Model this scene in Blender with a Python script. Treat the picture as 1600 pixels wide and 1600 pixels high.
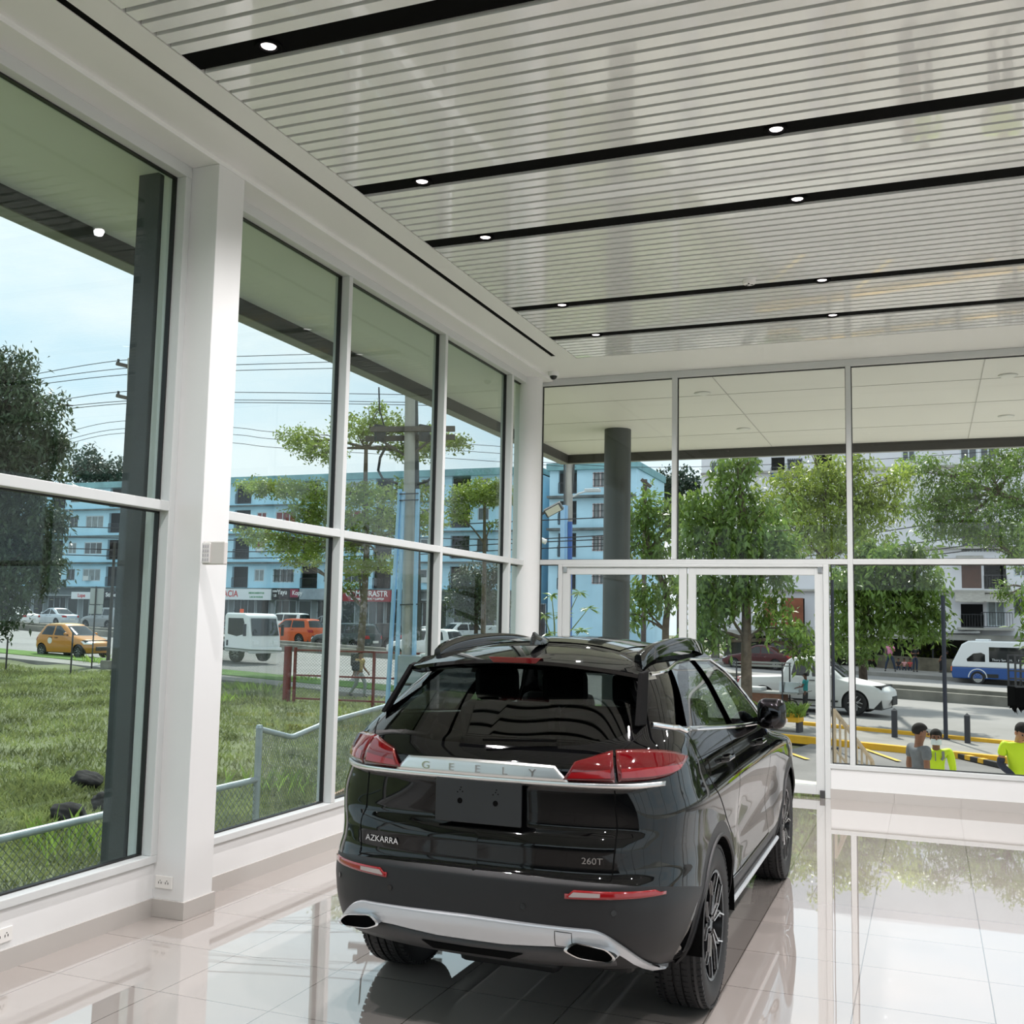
import bpy, bmesh, math, random
import numpy as np
from mathutils import Vector, Matrix, Quaternion
for o in list(bpy.data.objects): bpy.data.objects.remove(o)
SC = bpy.context.scene; COL = SC.collection; PI = math.pi
random.seed(7); RNG = np.random.default_rng(7)
# ---------------------------------------------------------------- camera
YAW, PIT, ROL = math.radians(21.49), math.radians(5.78), math.radians(1.118)
FPX, CH = 1650.0, 1.75
_f = Vector((-math.sin(YAW)*math.cos(PIT), math.cos(YAW)*math.cos(PIT), math.sin(PIT)))
_r0 = Vector((math.cos(YAW), math.sin(YAW), 0)); _u0 = _r0.cross(_f)
CR = math.cos(ROL)*_r0 + math.sin(ROL)*_u0; CU = -math.sin(ROL)*_r0 + math.cos(ROL)*_u0; CF = _f
cam = bpy.data.objects.new('camera', bpy.data.cameras.new('camera')); COL.objects.link(cam)
cam.matrix_world = Matrix(((CR.x, CU.x, -CF.x, 0), (CR.y, CU.y, -CF.y, 0), (CR.z, CU.z, -CF.z, CH), (0, 0, 0, 1)))
cam.data.sensor_width = 36; cam.data.lens = 36*FPX/1600; cam.data.clip_start = 0.05; cam.data.clip_end = 600
SC.camera = cam
# ---------------------------------------------------------------- world, sun, exposure
SC.view_settings.view_transform = 'Standard'; SC.view_settings.look = 'None'
SC.view_settings.exposure = 0.60; SC.view_settings.gamma = 1.0; SC.view_settings.use_curve_mapping = False
SKY_STRENGTH, SUN_ENERGY, DOWNLIGHT_W = .90, 3.5, 120
W = bpy.data.worlds.new('overcast_sky'); SC.world = W; W.use_nodes = True
n = W.node_tree.nodes; l = W.node_tree.links; n.clear()
tc = n.new('ShaderNodeTexCoord'); mp = n.new('ShaderNodeMapping'); mp.inputs['Scale'].default_value = (1.6, 1.6, 4.2)
nz = n.new('ShaderNodeTexNoise'); nz.inputs['Scale'].default_value = 1.9; nz.inputs['Detail'].default_value = 7; nz.inputs['Roughness'].default_value = .55
cr = n.new('ShaderNodeValToRGB'); e = cr.color_ramp.elements
e[0].position = .40; e[0].color = (.68, .83, .94, 1); e[1].position = .60; e[1].color = (.90, .94, .97, 1)
bg = n.new('ShaderNodeBackground'); bg.inputs['Strength'].default_value = SKY_STRENGTH; wo = n.new('ShaderNodeOutputWorld')
l.new(tc.outputs['Generated'], mp.inputs['Vector']); l.new(mp.outputs['Vector'], nz.inputs['Vector'])
l.new(nz.outputs['Fac'], cr.inputs['Fac']); l.new(cr.outputs['Color'], bg.inputs['Color']); l.new(bg.outputs['Background'], wo.inputs['Surface'])
sun = bpy.data.objects.new('sun', bpy.data.lights.new('sun', 'SUN')); COL.objects.link(sun)
SUN_TO = Vector((-.20, .55, .80)).normalized()
sun.rotation_euler = SUN_TO.to_track_quat('Z', 'Y').to_euler(); sun.location = (0, 30, 60)
sun.data.energy = SUN_ENERGY; sun.data.angle = .03; sun.data.color = (1, .95, .86)
try:
    SC.cycles.transparent_max_bounces = 24; SC.cycles.max_bounces = 10; SC.cycles.caustics_reflective = False; SC.cycles.caustics_refractive = False
    SC.cycles.sample_clamp_indirect = 6
except Exception: pass
# ---------------------------------------------------------------- helpers
def at(px, py, d):            # a pixel of the 1600 frame at a distance along the view axis
    return Vector((0, 0, CH)) + d*(CF + CR*((px-800)/FPX) + CU*((800-py)/FPX))
def onY(px, py, Y):
    r = CF + CR*((px-800)/FPX) + CU*((800-py)/FPX); return Vector((0, 0, CH)) + r*(Y/r.y)
def onX(px, py, X):
    r = CF + CR*((px-800)/FPX) + CU*((800-py)/FPX); return Vector((0, 0, CH)) + r*(X/r.x)
def gz(x, y=0): return -1.2 - .0255*(x+2.5)      # the gently sloping street
def srgb(r, g, b):
    f = lambda c: (c/255/12.92) if c/255 <= .04045 else ((c/255+.055)/1.055)**2.4
    return (f(r), f(g), f(b))
MATS = {}
def mat(name, col=(.8, .8, .8), rough=.5, metal=0., coat=0., var=0., vscale=8., bump=0., bscale=60., emit=None, estr=0., spec=.5, trans=0., alpha=None, sheen=0.):
    if name in MATS: return MATS[name]
    m = bpy.data.materials.new(name); m.use_nodes = True; nt = m.node_tree; b = nt.nodes['Principled BSDF']
    b.inputs['Base Color'].default_value = (*col, 1); b.inputs['Roughness'].default_value = rough; b.inputs['Metallic'].default_value = metal
    b.inputs['Coat Weight'].default_value = coat; b.inputs['Coat Roughness'].default_value = .02; b.inputs['Specular IOR Level'].default_value = spec
    b.inputs['Transmission Weight'].default_value = trans
    if emit: b.inputs['Emission Color'].default_value = (*emit, 1); b.inputs['Emission Strength'].default_value = estr
    if var or bump:
        t = nt.nodes.new('ShaderNodeTexCoord')
    if var:
        q = nt.nodes.new('ShaderNodeTexNoise'); q.inputs['Scale'].default_value = vscale; q.inputs['Detail'].default_value = 5
        r = nt.nodes.new('ShaderNodeValToRGB'); r.color_ramp.elements[0].position = .3; r.color_ramp.elements[1].position = .7
        r.color_ramp.elements[0].color = (*[c*(1-var) for c in col], 1); r.color_ramp.elements[1].color = (*[min(1, c*(1+var)) for c in col], 1)
        nt.links.new(t.outputs['Object'], q.inputs['Vector']); nt.links.new(q.outputs['Fac'], r.inputs['Fac']); nt.links.new(r.outputs['Color'], b.inputs['Base Color'])
    if bump:
        q = nt.nodes.new('ShaderNodeTexNoise'); q.inputs['Scale'].default_value = bscale; q.inputs['Detail'].default_value = 4
        u = nt.nodes.new('ShaderNodeBump'); u.inputs['Strength'].default_value = bump; u.inputs['Distance'].default_value = .02
        nt.links.new(t.outputs['Object'], q.inputs['Vector']); nt.links.new(q.outputs['Fac'], u.inputs['Height']); nt.links.new(u.outputs['Normal'], b.inputs['Normal'])
    MATS[name] = m; return m
def glass(name, tint=(.95, .98, .97), refl=1.0, ior=1.5):
    if name in MATS: return MATS[name]
    m = bpy.data.materials.new(name); m.use_nodes = True; nt = m.node_tree; nt.nodes.clear()
    o = nt.nodes.new('ShaderNodeOutputMaterial'); t = nt.nodes.new('ShaderNodeBsdfTransparent'); g = nt.nodes.new('ShaderNodeBsdfGlossy')
    t.inputs['Color'].default_value = (*tint, 1); g.inputs['Roughness'].default_value = 0.0; g.inputs['Color'].default_value = (refl, refl, refl, 1)
    fr = nt.nodes.new('ShaderNodeFresnel'); fr.inputs['IOR'].default_value = ior; mx = nt.nodes.new('ShaderNodeMixShader')
    geo = nt.nodes.new('ShaderNodeNewGeometry')      # the pane's back face reflects like its front
    iv = nt.nodes.new('ShaderNodeMix'); iv.data_type = 'FLOAT'
    nt.links.new(geo.outputs['Backfacing'], iv.inputs['Factor']); iv.inputs['A'].default_value = ior; iv.inputs['B'].default_value = 1/ior
    nt.links.new(iv.outputs['Result'], fr.inputs['IOR'])
    nt.links.new(fr.outputs['Fac'], mx.inputs['Fac']); nt.links.new(t.outputs[0], mx.inputs[1]); nt.links.new(g.outputs[0], mx.inputs[2]); nt.links.new(mx.outputs[0], o.inputs['Surface'])
    MATS[name] = m; return m
class MB:
    def __init__(s): s.v = []; s.f = []
    def add(s, vs, fs):
        k = len(s.v); s.v += [tuple(p) for p in vs]; s.f += [tuple(i+k for i in q) for q in fs]; return s
    def box(s, x0, x1, y0, y1, z0, z1, M=None):
        vs = [Vector(p) for p in ((x0,y0,z0),(x1,y0,z0),(x1,y1,z0),(x0,y1,z0),(x0,y0,z1),(x1,y0,z1),(x1,y1,z1),(x0,y1,z1))]
        if M is not None: vs = [M @ p for p in vs]
        return s.add(vs, [(0,3,2,1),(4,5,6,7),(0,1,5,4),(1,2,6,5),(2,3,7,6),(3,0,4,7)])
    def bar(s, p0, p1, w, h=None):      # square bar between two points
        h = h or w; p0 = Vector(p0); p1 = Vector(p1); d = p1-p0; L = d.length
        if L < 1e-6: return s
        z = d/L; up = Vector((0,0,1)) if abs(z.z) < .95 else Vector((0,1,0)); x = up.cross(z).normalized(); y = z.cross(x)
        M = Matrix(((x.x,y.x,z.x,p0.x),(x.y,y.y,z.y,p0.y),(x.z,y.z,z.z,p0.z),(0,0,0,1)))
        return s.box(-w/2, w/2, -h/2, h/2, 0, L, M)
    def tube(s, pts, r, n=8, caps=True):
        pts = [Vector(p) for p in pts]; N = len(pts); rr = r if hasattr(r, '__len__') else [r]*N
        k = len(s.v); prev = None
        for i, p in enumerate(pts):
            t = (pts[min(i+1, N-1)]-pts[max(i-1, 0)]).normalized()
            if prev is None: a = t.orthogonal().normalized()
            else: a = (prev - t*prev.dot(t)); a = a.normalized() if a.length > 1e-6 else t.orthogonal().normalized()
            prev = a; b = t.cross(a)
            for j in range(n):
                q = 2*PI*j/n; s.v.append(tuple(p + (a*math.cos(q)+b*math.sin(q))*rr[i]))
        for i in range(N-1):
            for j in range(n):
                s.f.append((k+i*n+j, k+i*n+(j+1)%n, k+(i+1)*n+(j+1)%n, k+(i+1)*n+j))
        if caps:
            s.f.append(tuple(k+j for j in reversed(range(n)))); s.f.append(tuple(k+(N-1)*n+j for j in range(n)))
        return s
    def cyl(s, p0, p1, r, n=16, r1=None): return s.tube([p0, p1], [r, r if r1 is None else r1], n)
    def lathe(s, prof, n=24, c=(0,0,0), axis='Z', caps=True):
        k = len(s.v); c = Vector(c); N = len(prof)
        for r, h in prof:
            for j in range(n):
                a = 2*PI*j/n; x, y = r*math.cos(a), r*math.sin(a)
                s.v.append(tuple(c+Vector({'Z':(x,y,h),'X':(h,x,y),'Y':(y,h,x)}[axis])))
        for i in range(N-1):
            for j in range(n): s.f.append((k+i*n+j, k+i*n+(j+1)%n, k+(i+1)*n+(j+1)%n, k+(i+1)*n+j))
        if caps and prof[0][0] > 1e-5: s.f.append(tuple(k+j for j in reversed(range(n))))
        if caps and prof[-1][0] > 1e-5: s.f.append(tuple(k+(N-1)*n+j for j in range(n)))
        return s
    def ball(s, c, rx, ry=None, rz=None, n=12, m=8, M=None):
        ry = ry or rx; rz = rz or rx; vs = []; fs = []; c = Vector(c)
        for i in range(m+1):
            t = PI*i/m
            for j in range(n):
                a = 2*PI*j/n; p = Vector((rx*math.sin(t)*math.cos(a), ry*math.sin(t)*math.sin(a), rz*math.cos(t)))
                vs.append(c + (M @ p if M is not None else p))
        for i in range(m):
            for j in range(n): fs.append((i*n+j, (i+1)*n+j, (i+1)*n+(j+1)%n, i*n+(j+1)%n))
        return s.add(vs, fs)
    def prism(s, poly, d0, d1, plane='XZ'):      # outline extruded along the remaining axis
        N = len(poly); mk = {'XZ': lambda a,b,d:(a,d,b), 'YZ': lambda a,b,d:(d,a,b), 'XY': lambda a,b,d:(a,b,d)}[plane]
        return s.add([mk(a,b,d0) for a,b in poly]+[mk(a,b,d1) for a,b in poly],
              [tuple(range(N)), tuple(reversed(range(N,2*N)))]+[(i,i+N,(i+1)%N+N,(i+1)%N) for i in range(N)])
    def build(s, name, m, parent=None, smooth=False, bevel=0., seg=2, fix=True):
        me = bpy.data.meshes.new(name); me.from_pydata(s.v, [], s.f); me.materials.append(m)
        if fix:
            bm = bmesh.new(); bm.from_mesh(me); bmesh.ops.remove_doubles(bm, verts=bm.verts, dist=1e-5)
            bmesh.ops.recalc_face_normals(bm, faces=bm.faces); bm.to_mesh(me); bm.free()
        o = bpy.data.objects.new(name, me); COL.objects.link(o)
        if smooth:
            me.polygons.foreach_set('use_smooth', [True]*len(me.polygons)); me.update()
            if smooth != 'all': me.set_sharp_from_angle(angle=math.radians(38))
        if bevel:
            b = o.modifiers.new('bevel', 'BEVEL'); b.width = bevel; b.segments = seg; b.limit_method = 'ANGLE'; b.angle_limit = math.radians(40)
        if parent: o.parent = parent
        return o
def npmesh(name, V, F, m, parent=None, smooth=False):
    me = bpy.data.meshes.new(name); V = np.asarray(V, np.float32); F = np.asarray(F, np.int32)
    me.vertices.add(len(V)); me.vertices.foreach_set('co', V.ravel()); k = F.shape[1]
    me.loops.add(F.size); me.loops.foreach_set('vertex_index', F.ravel()); me.polygons.add(len(F))
    me.polygons.foreach_set('loop_start', np.arange(0, F.size, k, dtype=np.int32)); me.polygons.foreach_set('loop_total', np.full(len(F), k, np.int32))
    if smooth: me.polygons.foreach_set('use_smooth', np.ones(len(F), bool))
    me.update(calc_edges=True); me.validate(); me.materials.append(m)
    o = bpy.data.objects.new(name, me); COL.objects.link(o)
    if parent: o.parent = parent
    return o
def tag(o, label=None, cat=None, group=None, kind=None):
    if label: o['label'] = label
    if cat: o['category'] = cat
    if group: o['group'] = group
    if kind: o['kind'] = kind
    return o
def thing(name, label, cat, loc=(0,0,0), rz=0., group=None):
    o = bpy.data.objects.new(name, None); COL.objects.link(o); o.location = loc; o.rotation_euler = (0, 0, rz); o.empty_display_size = .1
    return tag(o, label, cat, group)
def struct(o): o['kind'] = 'structure'; return o
def sroot(name, loc=(0,0,0)):
    o = bpy.data.objects.new(name, None); COL.objects.link(o); o.location = loc; o['kind'] = 'structure'; return o
def copy_tree(o, parent=None):
    c = o.copy(); COL.objects.link(c)
    if parent: c.parent = parent
    for ch in [k for k in bpy.data.objects if k.parent == o]: copy_tree(ch, c)
    return c
def text(body, size, name, m, parent, M, extrude=.002, align='CENTER', sx=1., bold=0.):
    cu = bpy.data.curves.new(name, 'FONT'); cu.body = body; cu.size = size; cu.extrude = extrude; cu.align_x = align; cu.align_y = 'CENTER'; cu.offset = bold
    t = bpy.data.objects.new(name, cu); COL.objects.link(t); bpy.context.view_layer.update()
    me = bpy.data.meshes.new_from_object(t.evaluated_get(bpy.context.evaluated_depsgraph_get())); bpy.data.objects.remove(t)
    for v in me.vertices: v.co.x *= sx
    o = bpy.data.objects.new(name, me); COL.objects.link(o); me.materials.clear(); me.materials.append(m)
    me.transform(M); o.parent = parent; return o
# ================================================================ the showroom
M_wall = mat('white_paint', srgb(226,227,226), .55, bump=.02, bscale=25)
M_soff = mat('white_ceiling_paint', srgb(236,237,235), .5)
M_alu = mat('white_aluminium', srgb(206,209,208), .35, spec=.5)
M_slat = mat('satin_white_slat', srgb(246,248,248), .12, spec=.5, coat=.9)
M_black = mat('matt_black', (.003,.003,.003), .8, spec=.05)
M_base = mat('grey_tile_baseboard', srgb(186,182,177), .12)
M_gasket = mat('black_gasket', (.006,.006,.006), .5)
G_left = glass('green_tinted_glass', (.87, .925, .92), .45)
G_back = glass('clear_shopfront_glass', (.95, .97, .965), .38)
def floor_mat():
    m = bpy.data.materials.new('polished_porcelain_tile'); m.use_nodes = True; nt = m.node_tree; b = nt.nodes['Principled BSDF']; L = nt.links
    t = nt.nodes.new('ShaderNodeTexCoord'); mp = nt.nodes.new('ShaderNodeMapping'); mp.inputs['Location'].default_value = (.35, -5.96, 0)
    br = nt.nodes.new('ShaderNodeTexBrick'); br.offset = 0; br.squash = 1; br.inputs['Scale'].default_value = 1; br.inputs['Brick Width'].default_value = .6; br.inputs['Row Height'].default_value = .6
    br.inputs['Mortar Size'].default_value = .0028; br.inputs['Mortar Smooth'].default_value = .1
    br.inputs['Color1'].default_value = (*srgb(170,162,156), 1); br.inputs['Color2'].default_value = (*srgb(166,159,153), 1); br.inputs['Mortar'].default_value = (*srgb(112,104,98), 1)
    L.new(t.outputs['Object'], mp.inputs['Vector']); L.new(mp.outputs['Vector'], br.inputs['Vector']); L.new(br.outputs['Color'], b.inputs['Base Color'])
    b.inputs['Roughness'].default_value = .015; b.inputs['IOR'].default_value = 1.95; b.inputs['Coat Weight'].default_value = 1.; b.inputs['Coat Roughness'].default_value = .01
    q = nt.nodes.new('ShaderNodeTexNoise'); q.inputs['Scale'].default_value = 1.4; q.inputs['Detail'].default_value = 1
    # every tile lies at its own tiny tilt: a bump whose height changes from tile to tile
    u = nt.nodes.new('ShaderNodeBump'); u.inputs['Strength'].default_value = .06; u.inputs['Distance'].default_value = .02
    L.new(t.outputs['Object'], q.inputs['Vector']); L.new(q.outputs['Fac'], u.inputs['Height']); L.new(u.outputs['Normal'], b.inputs['Normal'])
    return m
XL, YB = -4.2, 11.38          # room faces of the left and back walls
XR, YN = 6.0, -7.0            # the unseen right side and the wall behind the camera
struct(MB().box(-4.45, XR+.25, YN-.25, YB+.22, -.25, 0).build('floor', floor_mat()))
# --- left side: low wall, header, column
struct(MB().box(-4.42, XL-.02, YN, YB+.2, 0, .30).build('wall_left', M_wall))
struct(MB().box(-4.42, -4.0, YN, YB+.2, 4.50, 4.95).build('trim_1', M_soff))
def frame_window(name, along, lo, hi, z0, z1, plane, cuts, zc, depth, out, g, tw=.055):
    """aluminium window: outer frame, mullions at cuts, transom at zc, one pane per opening. along: 'Y' (left) or 'X' (back)"""
    root = sroot(name); a, b = sorted((plane, plane+out*depth))
    def bx(u0, u1, w0, w1, A, B): return (A, B, u0, u1, w0, w1) if along == 'Y' else (u0, u1, A, B, w0, w1)
    def piece(nm, u0, u1, w0, w1): MB().box(*bx(u0, u1, w0, w1, a, b)).build(nm, M_alu, root, bevel=.004)
    piece('frame_sill', lo, hi, z0, z0+.045); piece('frame_head', lo, hi, z1-.075, z1)
    ed = [lo] + list(cuts) + [hi]
    piece('frame_jamb', lo, lo+tw, z0+.045, z1-.075); piece('frame_jamb', hi-tw, hi, z0+.045, z1-.075)
    for c in cuts: piece('mullion', c-tw/2, c+tw/2, z0+.045, z1-.075)
    for i in range(len(ed)-1):
        u0 = ed[i] + (tw if i == 0 else tw/2); u1 = ed[i+1] - (tw if i == len(ed)-2 else tw/2)
        piece('transom', u0, u1, zc-.03, zc+.03)
        for w0, w1 in ((z0+.045, zc-.03), (zc+.03, z1-.075)):
            gp = plane + out*depth*.62
            A, B = sorted((gp, gp+out*.008))
            MB().box(*bx(u0, u1, w0, w1, A, B)).build('glass_pane', g, root)
            k = MB(); t = .009; A2, B2 = sorted((gp-out*.012, gp+out*.02))
            k.box(*bx(u0, u0+t, w0, w1, A2, B2)); k.box(*bx(u1-t, u1, w0, w1, A2, B2)); k.box(*bx(u0+t, u1-t, w0, w0+t, A2, B2)); k.box(*bx(u0+t, u1-t, w1-t, w1, A2, B2))
            k.build('gasket', M_gasket, root)
    return root
frame_window('window_1', 'Y', YN+.05, 5.14, .30, 4.50, XL, [-4.9, -2.4, .05, 2.55], 2.38, .13, -1, G_left)
frame_window('window_2', 'Y', 5.40, 11.2, .30, 4.50, XL, [7.10, 8.90, 10.63], 2.38, .13, -1, G_left)
cs = sroot('column_square')
MB().box(-4.42, -4.0, 5.14, 5.40, 0, 4.50).build('shaft', M_wall, cs, bevel=.004)
MB().box(-4.21, -3.985, 5.125, 5.415, 0, .10).build('baseboard', M_base, cs, bevel=.002)
cc = sroot('column_corner')
MB().cyl((-4.23, 11.2, 0), (-4.23, 11.2, 4.53), .157, 40).build('shaft', M_wall, cc, smooth=True)
struct(MB().box(XL-.02, XL-.008, YN, 5.125, 0, .10).box(XL-.02, XL-.008, 5.415, 11.03, 0, .10).build('baseboard_left', M_base))
# --- back side: low wall right of the doors, glazing, double doors
bw = MB().box(-.95, XR, YB, YB+.2, 0, .30); bw.box(-4.2, -3.9, YB, YB+.2, 0, .30); bw.box(-4.42, XR, YB, YB+.2, 4.53, 4.95)
struct(bw.build('wall_back', M_wall))
bb = MB()
x = -.95
while x < XR: bb.box(x+.0008, min(x+.61, XR)-.0008, YB-.012, YB, 0, .10); x += .61
struct(bb.build('baseboard_back', M_base))
r3 = sroot('window_3'); P_ = lambda nm, *b: MB().box(*b).build(nm, M_alu, r3, bevel=.004)
def pane(root, x0, x1, z0, z1, y=YB+.06):
    MB().box(x0, x1, y, y+.008, z0, z1).build('glass_pane', G_back, root)
    k = MB(); t = .008
    k.box(x0, x0+t, y-.01, y+.02, z0, z1).box(x1-t, x1, y-.01, y+.02, z0, z1).box(x0+t, x1-t, y-.01, y+.02, z0, z0+t).box(x0+t, x1-t, y-.01, y+.02, z1-t, z1)
    k.build('gasket', M_gasket, root)
P_('frame_head', -4.2, XR, YB, YB+.1, 4.46, 4.53)
P_('transom', -4.2, XR, YB-.005, YB+.1, 2.375, 2.43)
mull = [-2.57, -.73, 1.11, 2.95, 4.79]
for m_ in mull: P_('mullion', m_-.026, m_+.026, YB-.01, YB+.1, 2.43 if m_ < -1 else .345, 4.46)
P_('frame_jamb', -4.2, -4.14, YB, YB+.1, .345, 4.46); P_('frame_jamb', XR-.06, XR, YB, YB+.1, .345, 4.46)
ed = [-4.14] + mull + [XR-.06]
for i in range(len(ed)-1): pane(r3, ed[i]+(.026 if i else 0), ed[i+1]-.026, 2.43, 4.46)
P_('frame_sill', -4.2, -3.9, YB-.01, YB+.1, .30, .345); pane(r3, -4.14, -3.9, .345, 2.375)
P_('frame_sill', -.95, XR, YB-.012, YB+.1, .30, .345)
ed = [-.93] + mull[1:] + [XR-.06]
for i in range(len(ed)-1): pane(r3, ed[i]+(.026 if i else 0), ed[i+1]-.026, .345, 2.375)
P_('door_jamb', -3.9, -3.852, YB-.01, YB+.1, 0, 2.375); P_('door_jamb', -1.0, -.945, YB-.01, YB+.1, 0, 2.375); P_('door_head', -3.852, -1.0, YB-.008, YB+.1, 2.348, 2.375)
M_steel = mat('brushed_steel', (.55,.55,.56), .28, 1.)
def leaf_door(name, x0, x1, hinge_right):
    d = sroot(name); y0, y1 = YB+.01, YB+.06
    for nm, b in (('stile', (x0, x0+.085, y0, y1, .03, 2.345)), ('stile', (x1-.085, x1, y0, y1, .03, 2.345)), ('rail', (x0+.085, x1-.085, y0, y1, 2.265, 2.345)), ('rail', (x0+.085, x1-.085, y0, y1, .03, .12))):
        MB().box(*b).build(nm, M_alu, d, bevel=.003)
    MB().box(x0+.085, x1-.085, y0+.02, y0+.028, .12, 2.265).build('glass_pane', G_back, d)
    hx = x1-.03 if hinge_right else x0+.03
    MB().box(hx-.022, hx+.022, y0-.012, y0, 2.285, 2.35).build('pivot', M_steel, d, bevel=.003); MB().box(hx-.02, hx+.03, y0-.02, y0, .0, .075).build('pivot', mat('dark_steel', (.12,.12,.12), .4, .8), d, bevel=.003)
    kx = x0+.13 if hinge_right else x1-.13
    MB().tube([(kx, y0, .95), (kx, y0-.05, .95), (kx, y0-.05, 1.3), (kx, y0, 1.3)], .012, 10).build('door_handle', M_steel, d, smooth=True)
leaf_door('door_1', -3.85, -2.43, False); leaf_door('door_2', -2.415, -1.003, True)
# --- ceiling: plaster margin, black void, white slats in six fields with black channels between
ce = sroot('ceiling')
MB().box(-4.0, -3.67, YN, YB+.1, 4.53, 4.58).box(-3.62, -3.44, YN, YB+.1, 4.53, 4.58).box(-3.67, -3.62, 10.37, YB+.1, 4.53, 4.58).box(-3.44, XR, 10.52, YB+.1, 4.53, 4.58).build('plaster_margin', M_soff, ce)
MB().box(-3.669, -3.621, YN, 10.369, 4.534, 4.57).box(-3.445, XR, YN, 10.53, 4.556, 4.64).build('black_void', M_black, ce)
strips = [(2.10, 2.29), (4.065, 4.255), (5.775, 5.955), (6.82, 7.01), (8.585, 8.755), (9.62, 9.79)]
fields = [(YN, 2.10)] + [(strips[i][1], strips[i+1][0]) for i in range(5)] + [(9.79, 10.50)]
for a, b in fields:
    k = MB(); nn = max(1, round((b-a+.029)/.108)); p = (b-a+.029)/nn
    for i in range(nn): k.box(-3.43, XR, a+i*p, a+i*p+p-.029, 4.53, 4.555)
    k.build('slat_field', M_slat, ce)
M_led = mat('lit_lamp', (1,1,1), .4, emit=(1, .90, .89), estr=3.)
for i, (a, b) in enumerate(strips):
    MB().box(-3.44, XR, a+.002, b-.024, 4.538, 4.60).build('light_channel', M_black, ce)
rows = ['nearest', 'second', 'third', 'fourth', 'farthest']
for i, (a, b) in enumerate(strips):
    for j, x in enumerate((-2.97, -.745, 1.48, 3.70)):
        seen = i > 0 and j < 2 and not (i == 1 and j == 1)
        if not seen and i > 0 and j > 2: continue
        y = (a+b)/2 - .012
        lab = f"round recessed downlight in the {rows[i-1]} black ceiling channel, {'end near the left windows' if j == 0 else 'end farther from the left windows'}" if seen else 'round recessed downlight in a black ceiling channel beyond the picture'
        t = thing('downlight', lab, 'ceiling light', (x, y, 4.53), 0, 'recessed ceiling downlights')
        MB().lathe([(.040,.045),(.044,-.004),(.062,-.006),(.068,.0),(.060,.045)], 24).build('trim_ring', M_black, t, smooth=True)
        MB().lathe([(.0,.003),(.036,.003),(.038,.008)], 20).build('lamp', M_led, t, smooth=True)
        L = bpy.data.lights.new('downlight_beam', 'SPOT'); L.energy = DOWNLIGHT_W; L.spot_size = math.radians(150); L.spot_blend = 1.; L.shadow_soft_size = .03; L.color = (1, .955, .965)
        o = bpy.data.objects.new('downlight_beam', L); COL.objects.link(o); o.parent = t; o.location = (0, 0, -.02)
# --- unseen sides: rear wall, with glazing added right and above it for daylight
r4 = sroot('added_window_right')  # unseen right side, made all glass to let in enough daylight
for y in (YN+.03, -4.4, -1.4, 1.8, 5.0, 8.2, YB-.03): MB().box(XR, XR+.1, y-.03, y+.03, 0, 4.53).build('mullion', M_alu, r4)
MB().box(XR, XR+.1, YN, YB, 4.46, 4.95).build('frame_head', M_alu, r4)
MB().box(XR+.05, XR+.058, YN, YB, 0, 4.46).build('glass_pane', G_back, r4)
struct(MB().box(-4.42, XR+.2, YN-.2, YN, 0, 2.7).box(-4.42, XR+.2, YN-.2, YN, 4.5, 4.95).build('wall_rear', mat('dark_rear_wall', (.05,.05,.05), .6)))
r5 = sroot('added_window_rear'); MB().box(-4.42, XR+.2, YN-.1, YN-.092, 2.7, 4.5).build('glass_pane', G_back, r5)  # unseen high glazing added to brighten ceiling and walls
for x in (-2.4, -.3, 1.8, 3.9): MB().box(x-.03, x+.03, YN-.15, YN-.03, 2.7, 4.5).build('mullion', M_alu, r5)
struct(MB().box(-4.42, XR+.2, YN-.2, YB+.2, 4.95, 5.05).build('roof_slab', M_soff))
# --- small fittings
def outlet(loc, rz, lab):
    t = thing('power_outlet', lab, 'outlet', loc, rz, 'wall outlets')
    MB().box(-.06, .06, -.008, 0, -.036, .036).build('cover_plate', mat('outlet_plastic', srgb(232,231,227), .4), t, bevel=.003)
    for s in (-1, 1):
        k = MB(); k.box(s*.024-.012, s*.024-.008, -.0095, -.007, -.01, .002).box(s*.024+.006, s*.024+.010, -.0095, -.007, -.01, .002).cyl((s*.024, -.0095, .009), (s*.024, -.007, .009), .003, 8)
        k.build('socket', mat('socket_slot', (.05,.05,.05), .6), t)
p = onY(257, 1378, 5.14); outlet((p.x, 5.139, p.z), 0, 'white double wall outlet low on the square white column')
p = onX(2, 1462, XL-.02); outlet((XL-.019, p.y, p.z), PI/2, 'white wall outlet on the low left wall at the picture edge')
t = thing('wall_sensor_box', 'small white wall box with a grid of twelve squares on the square column', 'wall box', (-3.93, 5.14, 2.10))
MB().box(-.03, .125, -.035, .0, -.068, .068).build('housing', mat('cream_plastic', srgb(212,208,203), .4), t, bevel=.006)
MB().box(-.028, .03, -.044, -.035, -.06, .06).build('face_panel', mat('bright_plastic', srgb(235,232,230), .35), t, bevel=.004)
k = MB()
for i in range(3):
    for j in range(4): k.box(-.02+i*.016, -.02+i*.016+.010, -.046, -.044, -.048+j*.026, -.048+j*.026+.016)
k.build('key_grid', mat('pale_key', srgb(196,192,196), .4), t)
t = thing('security_camera', 'white ceiling dome camera with dark lens near the corner column', 'security camera', (-3.88, 11.05, 4.53))
MB().lathe([(.0,0),(.062,0),(.062,-.03),(.055,-.045),(.0,-.045)], 28).build('base', mat('camera_white', srgb(232,232,230), .35), t, smooth=True)
MB().ball((0,0,-.045), .042, n=20, m=12).build('dome_lens', mat('dark_lens', (.01,.01,.012), .05), t, smooth='all')
t = thing('smoke_detector', 'white round smoke detector on the slatted ceiling', 'smoke detector', (-1.30, 8.47, 4.53))
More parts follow.
